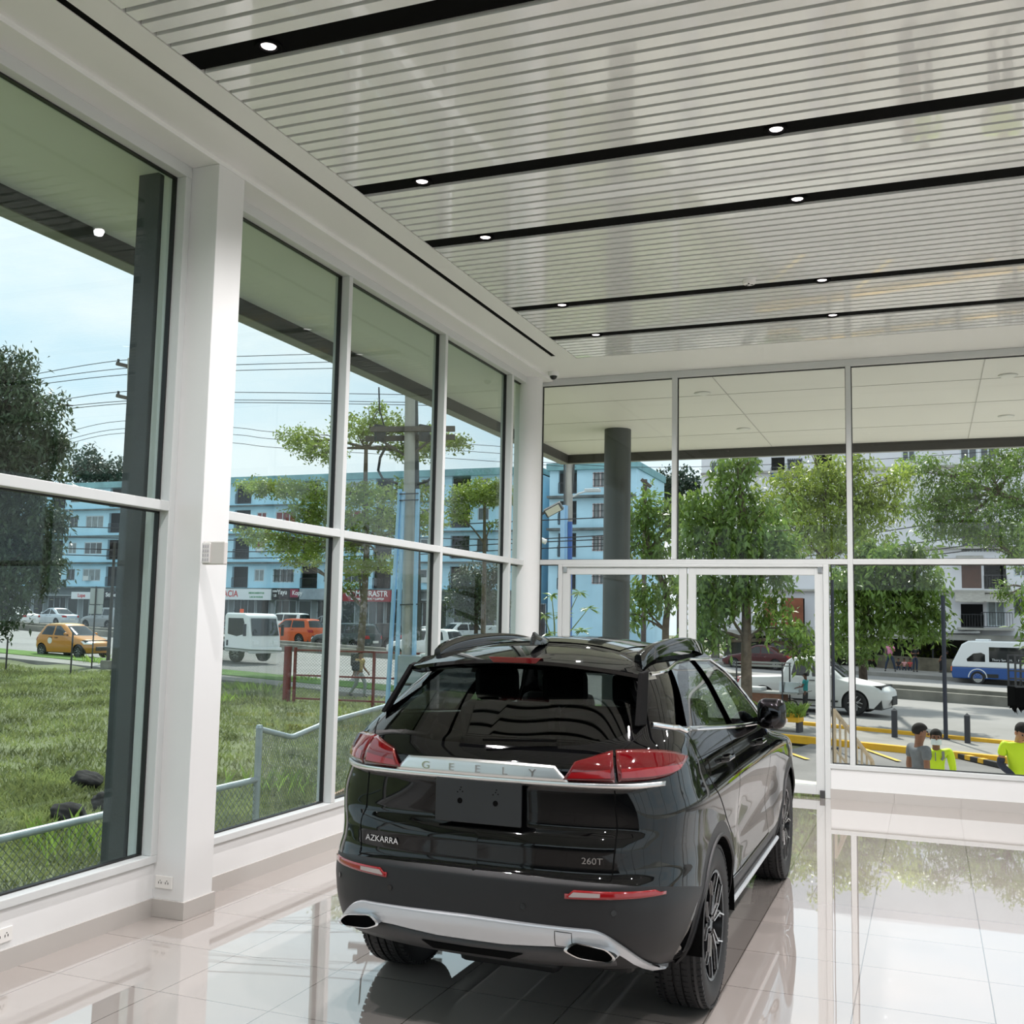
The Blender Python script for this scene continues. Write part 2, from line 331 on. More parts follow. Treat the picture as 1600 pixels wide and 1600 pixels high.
MB().lathe([(.0,0),(.052,0),(.055,-.02),(.045,-.034),(.0,-.036)], 28).build('body', mat('camera_white', srgb(232,232,230), .35), t, smooth=True)
k = MB()
for a in range(3): k.box(.012, .034, -.005, .005, -.0375, -.034, Matrix.Rotation(a*2.094+.5, 4, 'Z'))
k.build('vent_slot', M_black, t)
# ================================================================ canopy outside the glass
M_can = mat('canopy_panel', srgb(240,238,234), .5, var=.02, vscale=1.2)
M_dk = mat('dark_slate_paint', srgb(58,64,66), .55, var=.12, vscale=5, bump=.15, bscale=30)
M_fas = mat('dark_fascia', srgb(66,64,62), .6); M_und = mat('grey_fascia_underside', srgb(150,150,148), .6)
ca = sroot('canopy')
MB().box(-5.55, -4.42, YN-1, 16.62, 4.50, 4.56).box(-4.42, 8.5, YB+.2, 16.62, 4.50, 4.56).build('soffit_panel', M_can, ca)
MB().box(-5.57, -5.55, YN-1, 16.64, 4.36, 4.56).box(-5.55, 8.5, 16.62, 16.64, 4.36, 4.56).build('fascia_inner_face', M_fas, ca)
MB().box(-5.72, -5.57, YN-1, 16.74, 4.36, 4.75).box(-5.57, 8.5, 16.64, 16.74, 4.36, 4.75).build('fascia_beam', M_und, ca)
MB().box(-5.72, 8.5, YN-1, 16.74, 5.06, 5.1).build('roof_sheet', M_und, ca)
k = MB()
for x in (-2.2, .6, 3.4): k.box(x-.004, x+.004, YB+.2, 16.6, 4.494, 4.50)
for y in (12.6, 13.9, 15.3): k.box(-5.5, 8.5, y-.003, y+.003, 4.496, 4.50)
k.build('panel_joint', mat('panel_joint', srgb(188,186,182), .6), ca)
for i, (x, y) in enumerate(((-2.47, 12.46), (-2.38, 14.96), (.866, 12.48), (1.0, 14.93))):
    t = thing('soffit_light', f"round white recessed light in the canopy soffit, {['nearer one left of the tall mullion', 'farther one left of the tall mullion', 'nearer one at the far right', 'farther one at the far right'][i]}", 'ceiling light', (x, y, 4.50), 0, 'canopy soffit lights')
    MB().lathe([(.085,.0),(.10,-.004),(.098,-.012),(.082,-.012),(.082,.0)], 28).build('trim_ring', mat('light_ring', srgb(225,225,222), .4), t, smooth=True)
    MB().lathe([(.0,-.018),(.076,-.018),(.083,-.010)], 24).build('diffuser', mat('unlit_diffuser', srgb(236,236,232), .4), t, smooth=True)
co = sroot('column_exterior_square')
MB().box(-4.60, -4.43, 5.12, 5.42, -1.3, 4.50).build('shaft', M_dk, co, bevel=.004)
t = thing('round_column', 'dark grey round steel column under the canopy beyond the glass', 'column', (-4.12, 14.58, 0))
MB().cyl((0,0,gz(-4)-.1), (0,0,4.50), .192, 40).build('shaft', mat('dark_column_paint', srgb(70,74,73), .45, var=.06, vscale=3), t, smooth=True)
# ================================================================ car body surface: plan contours stacked along the height
def smooth_tab(pts, sig=.012):
    z = np.array([p[0] for p in pts], float); v = np.array([p[1] for p in pts], float)
    g = np.arange(z[0]-.2, z[-1]+.2, .002); y = np.interp(g, z, v)
    if sig > 0:
        k = np.arange(-int(4*sig/.002), int(4*sig/.002)+1)*.002; w = np.exp(-.5*(k/sig)**2); w /= w.sum()
        y = np.convolve(np.pad(y, len(k)//2, mode='edge'), w, 'valid')
    return lambda q: np.interp(q, g, y)
def sstep(x, a, b):
    t = np.clip((x-a)/(b-a), 0, 1); return t*t*(3-2*t)
def catmull(pts, n=24):
    P = [np.array(p, float) for p in pts]; out = []
    for i in range(len(P)-1):
        p0 = P[i-1] if i else 2*P[0]-P[1]; p1, p2 = P[i], P[i+1]; p3 = P[i+2] if i+2 < len(P) else 2*P[-1]-P[-2]
        for t in np.linspace(0, 1, n, endpoint=False):
            out.append(.5*((2*p1)+(-p0+p2)*t+(2*p0-5*p1+4*p2-p3)*t*t+(-p0+3*p1-3*p2+p3)*t**3))
    out.append(P[-1]); return np.array(out)
class Shell:
    def __init__(s, contour, wf, yr, yf, yr2=None, kr=1.8, kf=2.6, bulge=None, raw=None):
        c = catmull(contour); d = np.r_[0, np.cumsum(np.hypot(*np.diff(c, axis=0).T))]; s.T = d[-1]
        s.bx = lambda t: np.interp(np.abs(t), d, c[:, 0])*np.sign(t); s.by = lambda t: np.interp(np.abs(t), d, c[:, 1])
        s.wf, s.yr, s.yf, s.yr2 = wf, yr, yf, yr2 or yr; s.y0, s.y1 = contour[0][1], contour[-1][1]; s.kr, s.kf = kr, kf; s.bulge = bulge
    def P(s, t, z):
        t = np.asarray(t, float); z = np.asarray(z, float); bx = s.bx(t); by = s.by(t); a = np.abs(bx)
        r = 1-sstep(a, .60, .82)*1.0; r = np.where(by > s.y0+.9, 0, r)
        yr = s.yr(z)*r + s.yr2(z)*(1-r)
        kr = np.clip(1-(by-s.y0)/s.kr, 0, 1); kr = kr*kr*(1.6-.6*kr) if False else kr
        kf = np.clip(1-(s.y1-by)/s.kf, 0, 1)
        y = by + (yr-s.y0)*kr + (s.yf(z)-s.y1)*kf; x = bx*s.wf(z)
        if s.bulge is not None: x = x + np.sign(t)*s.bulge(y, z)*sstep(a, .5, .8)
        return np.stack([x, y, z], -1)
    def N(s, t, z, e=.004):
        a = s.P(t+e, z)-s.P(t-e, z); b = s.P(t, z+e)-s.P(t, z-e); n = np.cross(a, b); L = np.linalg.norm(n, axis=-1, keepdims=True)
        return n/np.maximum(L, 1e-9)
    def inv(s, q, z, mode):          # outline point in rear view (x,z) or side view (y,z) -> t
        tt = np.linspace(0, s.T, 1500); p = s.P(tt, np.full_like(tt, z))
        if mode == 'rear':
            k = int(np.argmax(p[:, 0])); return float(np.interp(abs(q), np.maximum.accumulate(p[:k+1, 0]), tt[:k+1]))*(1 if q >= 0 else -1)
        if mode == 'front':
            k = int(np.argmax(p[:, 0])); xs = p[k:, 0][::-1]; return float(np.interp(abs(q), np.maximum.accumulate(xs), tt[k:][::-1]))
        return float(np.interp(q, np.maximum.accumulate(p[:, 1]), tt))
    def poly(s, pts, mode, step=.02, smooth=0):
        P = [np.array(p, float) for p in pts]
        out = []
        for i in range(len(P)):
            a, b = P[i], P[(i+1) % len(P)]; m = max(1, int(np.hypot(*(b-a))/step))
            for j in range(m): q = a+(b-a)*j/m; out.append((s.inv(q[0], q[1], mode), q[1]))
        return np.array(out)
def inpoly(pt, poly):
    x, y = pt[:, 0], pt[:, 1]; r = np.zeros(len(pt), bool); j = len(poly)-1
    for i in range(len(poly)):
        xi, yi = poly[i]; xj, yj = poly[j]
        if yi != yj: r ^= ((yi > y) != (yj > y)) & (x < (xj-xi)*(y-yi)/(yj-yi)+xi)
        j = i
    return r
def roundpoly(pts, r=.03, n=4):
    P = [np.array(p, float) for p in pts]; out = []
    for i in range(len(P)):
        a, b, c = P[i-1], P[i], P[(i+1) % len(P)]; u = a-b; v = c-b; lu, lv = np.hypot(*u), np.hypot(*v); q = min(r, lu*.45, lv*.45)
        p0 = b+u/lu*q; p1 = b+v/lv*q
        for k in range(n+1): t = k/n; out.append((1-t)**2*p0+2*t*(1-t)*b+t*t*p1)
    return out
def mirror_weld(P, f, N):
    k = len(P); mid = np.abs(P[:, 0]) < 1e-6; mp = np.arange(k)+k; mp[mid] = np.where(mid)[0]; f2 = np.vstack([f, mp[f[:, ::-1]]])
    P2 = np.vstack([P, P*[-1, 1, 1]]); N2 = np.vstack([N, N*[-1, 1, 1]]); N2[np.where(mid)[0], 0] = 0
    u, inv = np.unique(f2.ravel(), return_inverse=True); return P2[u], inv.reshape(f2.shape), N2[u]
def shell_parts(sh, ts, zs, regions, mats, parent, mirror=True, default='body_panel', drop=()):
    """regions: list of (part name, polygon in (t,z)); later ones win; 'hole' is left open. One mesh per part, normals from the smooth surface"""
    nt, nz_ = len(ts), len(zs); T, Z = np.meshgrid(ts, zs, indexing='ij'); V = np.stack([T.ravel(), Z.ravel()], -1)
    i, j = np.meshgrid(np.arange(nt-1), np.arange(nz_-1), indexing='ij'); k = (i*nz_+j).ravel()
    F = np.stack([k, k+nz_, k+nz_+1, k+1], -1); lab = np.full(len(F), -1)
    for ri, (nm, poly) in enumerate(regions):
        lo, hi = poly.min(0)-.05, poly.max(0)+.05; c = V[F].mean(1)
        cand = np.where((c[:, 0] > lo[0]) & (c[:, 0] < hi[0]) & (c[:, 1] > lo[1]) & (c[:, 1] < hi[1]))[0]
        ins = cand[inpoly(c[cand], poly)]
        if len(ins) == 0: continue
        m = np.zeros(len(F), bool); m[ins] = True
        vin = np.zeros(len(V), bool); vin[F[m].ravel()] = True; vout = np.zeros(len(V), bool); vout[F[~m].ravel()] = True
        bv = np.where(vin & vout)[0]; A = poly; B = np.roll(poly, -1, 0); d = B-A; L2 = np.maximum((d**2).sum(1), 1e-12)
        for v in bv:
            p = V[v]; u = np.clip(((p-A)*d).sum(1)/L2, 0, 1); q = A+d*u[:, None]; dd = ((q-p)**2).sum(1); w = int(np.argmin(dd))
            if T.ravel()[v] <= 1e-9 and ts[0] == 0: V[v] = (0, q[w][1])
            else: V[v] = q[w]
        lab[ins] = ri
    names = [default]+[r[0] for r in regions]; out = {}
    for nm in dict.fromkeys(names):
        if nm == 'hole' or nm in drop: continue
        ids = [x-1 for x, q in enumerate(names) if q == nm]; f = F[np.isin(lab, ids)]
        if len(f) == 0: continue
        u, inv = np.unique(f.ravel(), return_inverse=True); f2 = inv.reshape(f.shape); tz = V[u]
        P = sh.P(tz[:, 0], tz[:, 1]); N = sh.N(tz[:, 0], tz[:, 1])
        if mirror:
            k = len(u); P, f2, N = mirror_weld(P, f2, N)
        out[nm] = (P, f2, N)
    return out
def emit_part(nm, data, m, parent, off=0., thick=0.):
    P, f, N = data
    if P[:, 0].min() < -1e-3 and P[:, 0].max() > 1e-3 and np.abs(P[:, 0]).min() > 1e-3:      # a pair: one part each side
        for s in (1, -1):
            g = f[(P[f][:, :, 0]*s > 0).all(1)]; u, inv = np.unique(g.ravel(), return_inverse=True)
            o = emit_part(nm, (P[u], inv.reshape(g.shape), N[u]), m, parent, off, thick)
        return o
    if off: P = P+N*off
    o = npmesh(nm, P, f, m, parent, smooth=True)
    try: o.data.normals_split_custom_set_from_vertices([tuple(x) for x in N])
    except Exception as ex: print('normals', ex)
    if thick:
        s = o.modifiers.new('solid', 'SOLIDIFY'); s.thickness = thick; s.offset = -1
    return o
def ribbon(sh, path, w, off, nm, m, parent, sgn=1):     # narrow strip lying on the surface along a (t,z) path
    path = np.array(path); p = sh.P(path[:, 0], path[:, 1]); n = sh.N(path[:, 0], path[:, 1]); p = p+n*off
    tg = np.gradient(p, axis=0); tg /= np.linalg.norm(tg, axis=1, keepdims=True)+1e-9; b = np.cross(n, tg)
    for s in ((1, -1) if sgn == 2 else (sgn,)):
        q = p*[s, 1, 1]; bb = b*[s, 1, 1]; L = [tuple(x) for x in q-bb*w/2]; R = [tuple(x) for x in q+bb*w/2]
        k_ = len(L); MB().add(L+R, [(i, i+1, k_+i+1, k_+i) if s > 0 else (i, k_+i, k_+i+1, i+1) for i in range(k_-1)]).build(nm, m, parent, fix=False)
def patch(sh, tz0, tz1, nv, off, mirror=True):
    """surface patch between two matched edge curves in (t,z)"""
    a, b = np.array(tz0), np.array(tz1); m = len(a); rows = [a*(1-v)+b*v for v in np.linspace(0, 1, nv)]
    tz = np.vstack(rows); P = sh.P(tz[:, 0], tz[:, 1]); N = sh.N(tz[:, 0], tz[:, 1])
    o = off if np.isscalar(off) else np.asarray(off)[:, None]
    P = P+N*o; f = np.array([(r*m+i, r*m+i+1, (r+1)*m+i+1, (r+1)*m+i) for r in range(nv-1) for i in range(m-1)])
    if mirror:
        P, f, N = mirror_weld(P, f, N)
    return P, f, N
# ---------------------------------------------------------------- wheels
M_tyre = mat('tyre_rubber', (.012,.012,.013), .62, bump=.05, bscale=40)
M_rimdark = mat('dark_wheel_metal', (.02,.02,.022), .25, .6); M_rimcut = mat('machined_alloy', (.72,.72,.73), .22, 1.)
def wheel(parent, loc, R=.362, rim=.238, w=.225, side=1, spokes=5, tread=True, simple=False, rimmat=None, cut=None):
    """axle along X; side=+1 faces +X. thing part 'wheel' with tyre, rim, spokes as sub-parts"""
    x0 = w/2; rimmat = rimmat or M_rimdark; cut = cut or M_rimcut
    prof = [(rim-.005,-x0*.80),(rim+.012,-x0*.93),(rim+(R-rim)*.5,-x0*1.02),(R-.03,-x0*.99),(R-.012,-x0*.90),(R-.002,-x0*.70)]
    gro = [(-.55,.0),(-.53,-.009),(-.47,-.009),(-.45,0),(-.20,0),(-.18,-.009),(-.12,-.009),(-.10,0),(.10,0),(.12,-.009),(.18,-.009),(.20,0),(.45,0),(.47,-.009),(.53,-.009),(.55,0)] if not simple else []
    prof += [(R+d, g*x0*1.25) for g, d in gro] if not simple else []
    prof += [(r, -h) for r, h in reversed(prof[:6])]
    mb = MB(); mb.lathe([(r, h*side) for r, h in prof], 56 if not simple else 20, axis='X', caps=False)
    if tread and not simple:
        n = 72
        for i in range(n):
            for (a, b, sk) in ((.58,.98,.05), (-.98,-.58,-.05), (.22,.43,.03), (-.43,-.22,-.03), (-.09,.09,.02)):
                t = 2*PI*i/n; M = Matrix.Rotation(t, 4, 'X')
                rr = R-.014 if abs(a+b) > 1.2 else R-.004
                mb.box(a*x0, b*x0, -.0105+sk*.1, .0105+sk*.1, rr-.006, rr+.0075 if abs(a+b) > 1.2 else rr+.0055, M)
    o = mb.build('wheel', M_tyre, parent, smooth=True, fix=False); o.location = loc
    q = MB(); q.lathe([(rim+.004, side*x0*.92),(rim-.008, side*x0*.90),(rim-.016, side*x0*.55),(rim-.03, -side*x0*.7),(rim-.03,-side*x0*.8)], 48 if not simple else 18, axis='X', caps=False)
    q.lathe([(0, side*.0),(.15 if not simple else rim-.03, side*.0),(.15 if not simple else rim-.03, side*.012),(0, side*.012)], 24, axis='X')
    q.build('rim', rimmat if not simple else rimmat, o, smooth=True)
    s = MB(); d = MB(); f = side*x0
    for i in range(spokes):
        for sg in (-1, 1):
            a0 = 2*PI*i/spokes; a1 = a0+sg*(.36 if spokes == 5 else .2)
            r0, r1 = .05*rim/.238, rim-.012
            def pt(r, a, h): return Vector((h, r*math.sin(a), r*math.cos(a)))
            p0, pm, p1 = pt(r0, a0+sg*.25, f*.72), pt(r1*.62, a0+sg*.17, f*.80), pt(r1, a1, f*.86)
            for A, B, wa in ((p0, pm, .020), (pm, p1, .017)):
                k = rim/.238; s.bar(A+Vector((side*.006,0,0)), B+Vector((side*.006,0,0)), wa*k*.8, .006); d.bar(A-Vector((side*.012,0,0)), B-Vector((side*.012,0,0)), wa*k*1.35, .028)
    d.build('spoke_back', M_rimdark if not simple else cut, o); s.build('spoke_face', cut, o)
    h = MB().lathe([(0, f*.80),(.030*rim/.238, f*.79),(.034*rim/.238, f*.70),(.05*rim/.238, f*.5)], 20, axis='X'); h.build('hub_cap', M_rimdark, o, smooth=True)
    return o
# ================================================================ the black SUV on the showroom floor
M_paint = mat('black_car_paint', (.0025,.0026,.003), .03, spec=.55)
M_clad = mat('matt_black_plastic', (.009,.009,.010), .48, bump=.04, bscale=900)
M_gloss = mat('gloss_black_trim', (.004,.004,.004), .06, spec=.6)
M_chrome = mat('bright_chrome', (.82,.82,.83), .08, 1.); M_satin = mat('satin_silver_trim', (.78,.78,.78), .30, 1.); M_skid = mat('silver_skid_paint', srgb(205,208,212), .32, .55)
G_priv = glass('privacy_glass', (.30, .32, .32), 1.0); G_frontside = glass('front_door_glass', (.55, .60, .58), 1.0); G_screen = glass('windscreen_glass', (.72, .80, .78), 1.0)
M_red = mat('dark_red_lens', (.12,.002,.004), .05, coat=1.); M_redin = mat('red_lamp_core', (.26,.004,.007), .12, coat=1.); M_clearl = mat('clear_lens', (.46,.40,.39), .15, .2); M_plate = mat('plate_blank_grey', (.020,.022,.024), .45)
M_seat = mat('dark_seat_leather', (.02,.02,.022), .5); M_seatlt = mat('grey_seat_fabric', (.10,.11,.11), .6); M_line = mat('panel_gap_black', (.002,.002,.002), .8, spec=.1)
CX, CY = -1.775, 5.055
car = thing('car', 'black five-door SUV parked on the polished showroom floor, seen from behind', 'car', (CX, CY, 0)); car.scale.x = .955
cont = [(0,-.93),(.30,-.922),(.52,-.895),(.66,-.85),(.76,-.78),(.84,-.66),(.885,-.48),(.90,-.25),(.905,.2),(.905,1.2),(.905,2.3),(.90,2.9),(.86,3.25),(.74,3.46),(.50,3.56),(.25,3.585),(0,3.59)]
wf = smooth_tab([(.2,.90),(.34,.93),(.45,.965),(.60,.985),(.70,.975),(.80,.972),(.90,.985),(.96,.992),(1.0,.985),(1.06,.962),(1.14,.945),(1.22,.908),(1.30,.852),(1.42,.770),(1.50,.700),(1.56,.632),(1.60,.570)], .018)
yr = smooth_tab([(.2,-.50),(.30,-.60),(.35,-.84),(.40,-.90),(.50,-.93),(.62,-.93),(.70,-.925),(.715,-.893),(.74,-.885),(.83,-.888),(.87,-.870),(.895,-.836),(1.06,-.842),(1.085,-.875),(1.15,-.868),(1.19,-.835),(1.23,-.79),(1.50,-.370),(1.54,-.31),(1.60,-.20)], .008)
yr2 = smooth_tab([(.2,-.50),(.30,-.60),(.35,-.84),(.40,-.90),(.50,-.93),(.62,-.93),(.70,-.915),(.74,-.885),(.88,-.87),(1.08,-.85),(1.15,-.84),(1.23,-.79),(1.50,-.370),(1.54,-.31),(1.60,-.20)], .012)
yf = smooth_tab([(.2,3.42),(.4,3.57),(.6,3.59),(.78,3.55),(.88,3.42),(.95,3.15),(1.0,2.75),(1.04,2.35),(1.08,2.10),(1.14,1.98),(1.58,1.38),(1.62,1.25)], .014)
def bul(y, z):      # wheel-arch swell and the scooped lower doors
    a = .016*np.exp(-((y+.02)/.55)**2)*np.exp(-((z-.72)/.2)**2) + .018*np.exp(-((y-2.67)/.55)**2)*np.exp(-((z-.75)/.2)**2)
    s = sstep(y, .45, .75)*(1-sstep(y, 1.9, 2.2))
    return a - .030*s*np.exp(-((z-.66)/.13)**2) + .012*s*np.exp(-((z-.46)/.06)**2)
SH = Shell(cont, wf, yr, yf, yr2, kr=1.9, kf=2.5, bulge=bul)
ts = np.r_[np.arange(0, 1.5, .012), np.arange(1.5, 4.4, .02), np.arange(4.4, SH.T-.02, .03), SH.T]
zs = np.r_[np.arange(.30, 1.10, .012), np.arange(1.10, 1.585, .0125)]; ZT = zs[-1]
side = lambda *p, r=.03: SH.poly(roundpoly(p, r), 'side'); 
def rear_half(top, bot): # symmetric region: right half outline given from centre outwards
    pts = [(x, z) for x, z in top]+[(x, z) for x, z in reversed(bot)]
    q = SH.poly(pts, 'rear', .015); return q
def arc(cy, cz, r, a0, a1, n=20): return [(cy+r*math.cos(a0+(a1-a0)*i/n), cz+r*math.sin(a0+(a1-a0)*i/n)) for i in range(n+1)]
reg = []
# matt cladding: bumper band, sill band and arch rims
reg.append(('rear_bumper_cladding', SH.poly([(0,.712),(.30,.712),(.55,.706),(.72,.70),(.80,.69)], 'rear')))
bump = [(SH.inv(x,z,'rear'), z) for x, z in ((-.0001,.712),(.2,.712),(.45,.708),(.62,.703),(.74,.69),(.80,.68))]
tB = SH.inv(-.38,.62,'side'); bump += [(SH.inv(-.55,.655,'side'),.655),(tB,.62),(SH.inv(-.38,.25,'side'),.25),(-.001,.25)]
reg = [('rear_bumper', np.array(bump))]
low = [(-.40,.25),(-.40,.355)]+arc(0,.355,.475,PI,0,24)+[(.475,.47),(2.18,.47),(2.195,.355)]+arc(2.67,.355,.475,PI,0,24)+[(3.145,.45),(3.5,.45),(3.5,.25)]
reg.append(('wheel_arch_cladding', SH.poly(low, 'side')))
reg.append(('hole', SH.poly([(-.405,.2),(-.405,.355)]+arc(0,.355,.405,PI,0,24)+[(.405,.2)], 'side')))
reg.append(('hole', SH.poly([(2.265,.2),(2.265,.355)]+arc(2.67,.355,.405,PI,0,24)+[(3.075,.2)], 'side')))
# glazing
gt = [(-.0005,1.515),(.25,1.513),(.43,1.505),(.505,1.490)]; gb = [(-.0005,1.212),(.25,1.216),(.45,1.232),(.58,1.262),(.655,1.31)]
reg.append(('rear_window', SH.poly(roundpoly(gt+list(reversed(gb)), .012, 2), 'rear', .015)))
q3 = [(-.50,1.322),(-.33,1.298),(.06,1.500),(-.17,1.492)]
reg.append(('quarter_window', side(*q3, r=.02)))
rw = [(-.205,1.283),(.60,1.228),(.70,1.535),(.38,1.530),(.16,1.512)]
reg.append(('rear_door_window', side(*rw, r=.02)))
fw = [(.74,1.218),(1.50,1.165),(1.66,1.160),(1.50,1.33),(1.34,1.46),(1.20,1.522),(.83,1.537)]
reg.append(('front_door_window', side(*fw, r=.015)))
ws = [(SH.inv(0,z,'front'), z) for z in np.linspace(1.14,1.56,12)]
lo_ = SH.inv(.66,1.14,'front'); hi_ = SH.inv(.50,1.56,'front')
reg.append(('windscreen', np.array([(lo_,1.135),(SH.T+.01,1.12),(SH.T+.01,1.56),(hi_,1.56)])))
parts = shell_parts(SH, ts, zs, reg, None, car, default='body_shell')
pm = dict(body_shell=M_paint, rear_bumper=M_clad, wheel_arch_cladding=M_clad, rear_window=G_priv, quarter_window=G_priv, rear_door_window=G_priv, front_door_window=G_frontside, windscreen=G_screen)
for nm, d in parts.items(): emit_part(nm, d, pm[nm], car)
# roof skin: the top contour closed to a crowned centre line
tt = np.r_[np.arange(0, SH.T, .03), SH.T]; K = 22; rows = []
edge = SH.P(tt, np.full_like(tt, ZT))
cl = np.clip(edge[:, 1], .10, 1.05); ctr = np.stack([np.zeros_like(cl), cl, np.full_like(cl, ZT)], -1)
for k in np.linspace(0, 1, K):
    p = edge*(1-k)+ctr*k; fall = 1-sstep(p[:, 1], .5, 1.5)*.55; fall = np.minimum(fall, 1-(1-sstep(p[:, 1], -.5, .3))*.35)
    p[:, 2] += .088*(1-(1-k)**2.1)*fall; rows.append(p)
P = np.vstack(rows); m_ = len(tt); f = np.array([(r*m_+i, r*m_+i+1, (r+1)*m_+i+1, (r+1)*m_+i) for r in range(K-1) for i in range(m_-1)])
P2 = P*[-1,1,1]; npmesh('roof', np.vstack([P, P2]), np.vstack([f, f[:, ::-1]+len(P)]), M_paint, car, smooth=True)
# panoramic glass panel
k = MB(); gx = np.linspace(-.40,.40,9); gy = np.linspace(-.05,1.0,12)
def roofz(x, y):
    d = (P[:, 0]-abs(x))**2+(P[:, 1]-y)**2; i = np.argsort(d)[:4]; w = 1/(d[i]+1e-6); return float((P[i, 2]*w).sum()/w.sum())
k.add([(x, y, roofz(x, y)+.004) for x in gx for y in gy], [(i*12+j, (i+1)*12+j, (i+1)*12+j+1, i*12+j+1) for i in range(8) for j in range(11)])
k.build('sunroof_panel', M_gloss, car, smooth='all')
# underside, wheel liners
MB().box(-.62,.62,-.55,3.4,.26,.36).box(-.25,.25,-.5,2.4,.20,.27).build('underbody', M_clad, car, bevel=.03)
MB().tube([(.45,-.45,.33),(.45,-.1,.30),(.1,.3,.22),(.1,1.6,.20)],.035,10).build('exhaust_pipe', mat('dull_steel', (.12,.12,.12), .5, .8), car, smooth=True); MB().cyl((-.62,0,.36),(.62,0,.36),.045,12).build('rear_axle', M_clad, car, smooth=True)
for s in (-1, 1):
    for y in (0, 2.67):
        k = MB(); pr = [(.0,.0)]
        a = arc(0,.355,.404,-.06,PI+.06,28); N = len(a)
        k.add([(s*.50, y+p[0], p[1]) for p in a]+[(s*(.895 if y < 1 else .865), y+p[0], p[1]) for p in a], [(i, i+1, N+i+1, N+i) for i in range(N-1)]+[tuple(range(N))]); k.build('wheel_liner', M_black, car)
wl = [wheel(car, (s*.765, y, .362), side=s) for s in (-1, 1) for y in (0, 2.67)]
# arch rim lips
for y0 in (0, 2.67):
    a = arc(y0,.355,.410,-.15,PI+.15,36)
    for s in (1,-1):
        pts = []; k = MB()
        for p in a:
            z = max(p[1],.305); q = SH.P(np.array([SH.inv(p[0], z, 'side')]), np.array([z]))[0]; pts.append((s*(q[0]+.001), p[0], p[1]))
        k.tube(pts, .009, 6).build('wheel_arch_lip', M_clad, car, smooth=True)
# tailgate seam, bumper seam, door seams
R_ = lambda pts, mode='rear': [(SH.inv(x, z, mode), z) for x, z in pts]
def dens(p, st=.02):
    o = []; p = np.array(p, float)
    for a, b in zip(p[:-1], p[1:]):
        m = max(1, int(np.hypot(*(b-a))/st)); o += [a+(b-a)*j/m for j in range(m)]
    return o+[p[-1]]
ribbon(SH, R_(dens([(-.60,.712),(-.3,.716),(.3,.716),(.60,.712)])), .007, .0012, 'tailgate_seam', M_line, car); ribbon(SH, R_(dens([(.60,.712),(.612,.85),(.60,1.0),(.595,1.09)])), .006, .0012, 'tailgate_seam', M_line, car, 2)
ribbon(SH, R_(dens([(.60,1.21),(.63,1.24),(.665,1.275)])), .006, .0012, 'tailgate_seam', M_line, car, 2)
S_ = lambda pts: [(SH.inv(y, z, 'side'), z) for y, z in dens(pts)]
for pts in ([(-.27,1.28),(-.22,1.15),(-.10,1.0),(.10,.88),(.34,.72),(.47,.50)], [(.55,1.225),(.56,1.0),(.60,.75),(.66,.48)], [(1.62,1.155),(1.72,1.0),(1.74,.75),(1.70,.48)], [(.47,.48),(1.7,.48)]):
    ribbon(SH, S_(pts), .006, .0012, 'door_seam', M_line, car, 2)
# window pillars faced in matt black between the panes
for nm, pl in (('c_pillar_trim', [(-.33,1.292),(-.205,1.278),(.16,1.516),(.06,1.505)]), ('b_pillar_trim', [(.60,1.222),(.74,1.214),(.83,1.542),(.70,1.540)])):
    a = [(SH.inv(y, z, 'side'), z) for y, z in zip(np.linspace(pl[0][0], pl[3][0], 8), np.linspace(pl[0][1], pl[3][1], 8))]
    b = [(SH.inv(y, z, 'side'), z) for y, z in zip(np.linspace(pl[1][0], pl[2][0], 8), np.linspace(pl[1][1], pl[2][1], 8))]
    emit_part(nm, patch(SH, a, b, 4, .002), M_clad, car)
# chrome window line and belt line
def surf(pts, mode, off=.004): 
    q = dens(pts, .03); o = []
    for a, z in q:
        t = SH.inv(a, z, mode); o.append(SH.P(np.array([t]), np.array([z]))[0]+SH.N(np.array([t]), np.array([z]))[0]*off)
    return o
def both(name, pts3, r, m, parent=car, n=8):
    for s in (1, -1): MB().tube([(s*p[0], p[1], p[2]) for p in pts3], r, n).build(name, m, parent, smooth=True)
both('window_top_chrome', surf([(-.17,1.502),(.06,1.512),(.38,1.542),(.7,1.549),(1.21,1.534),(1.37,1.466),(1.54,1.33),(1.68,1.17)], 'side'), .009, M_chrome)
both('belt_chrome', surf([(-.50,1.303),(-.38,1.284),(-.33,1.280),(-.27,1.262),(-.20,1.266),(.5,1.216),(1.0,1.182),(1.66,1.146)], 'side'), .011, M_chrome)
for s in (1,-1):
    k = MB(); q = [SH.P(np.array([SH.inv(y,z,'side')]), np.array([z]))[0]+[.006,0,0] for y, z in ((-.21,1.512),(-.12,1.516),(-.16,1.484),(-.25,1.480))]
    k.add([(s*p[0],p[1],p[2]) for p in q]+[(s*(p[0]-.01),p[1],p[2]) for p in q], [(0,1,2,3),(7,6,5,4),(0,4,5,1),(1,5,6,2),(2,6,7,3),(3,7,4,0)])
    k.build('pillar_chrome_tip', M_chrome, car)
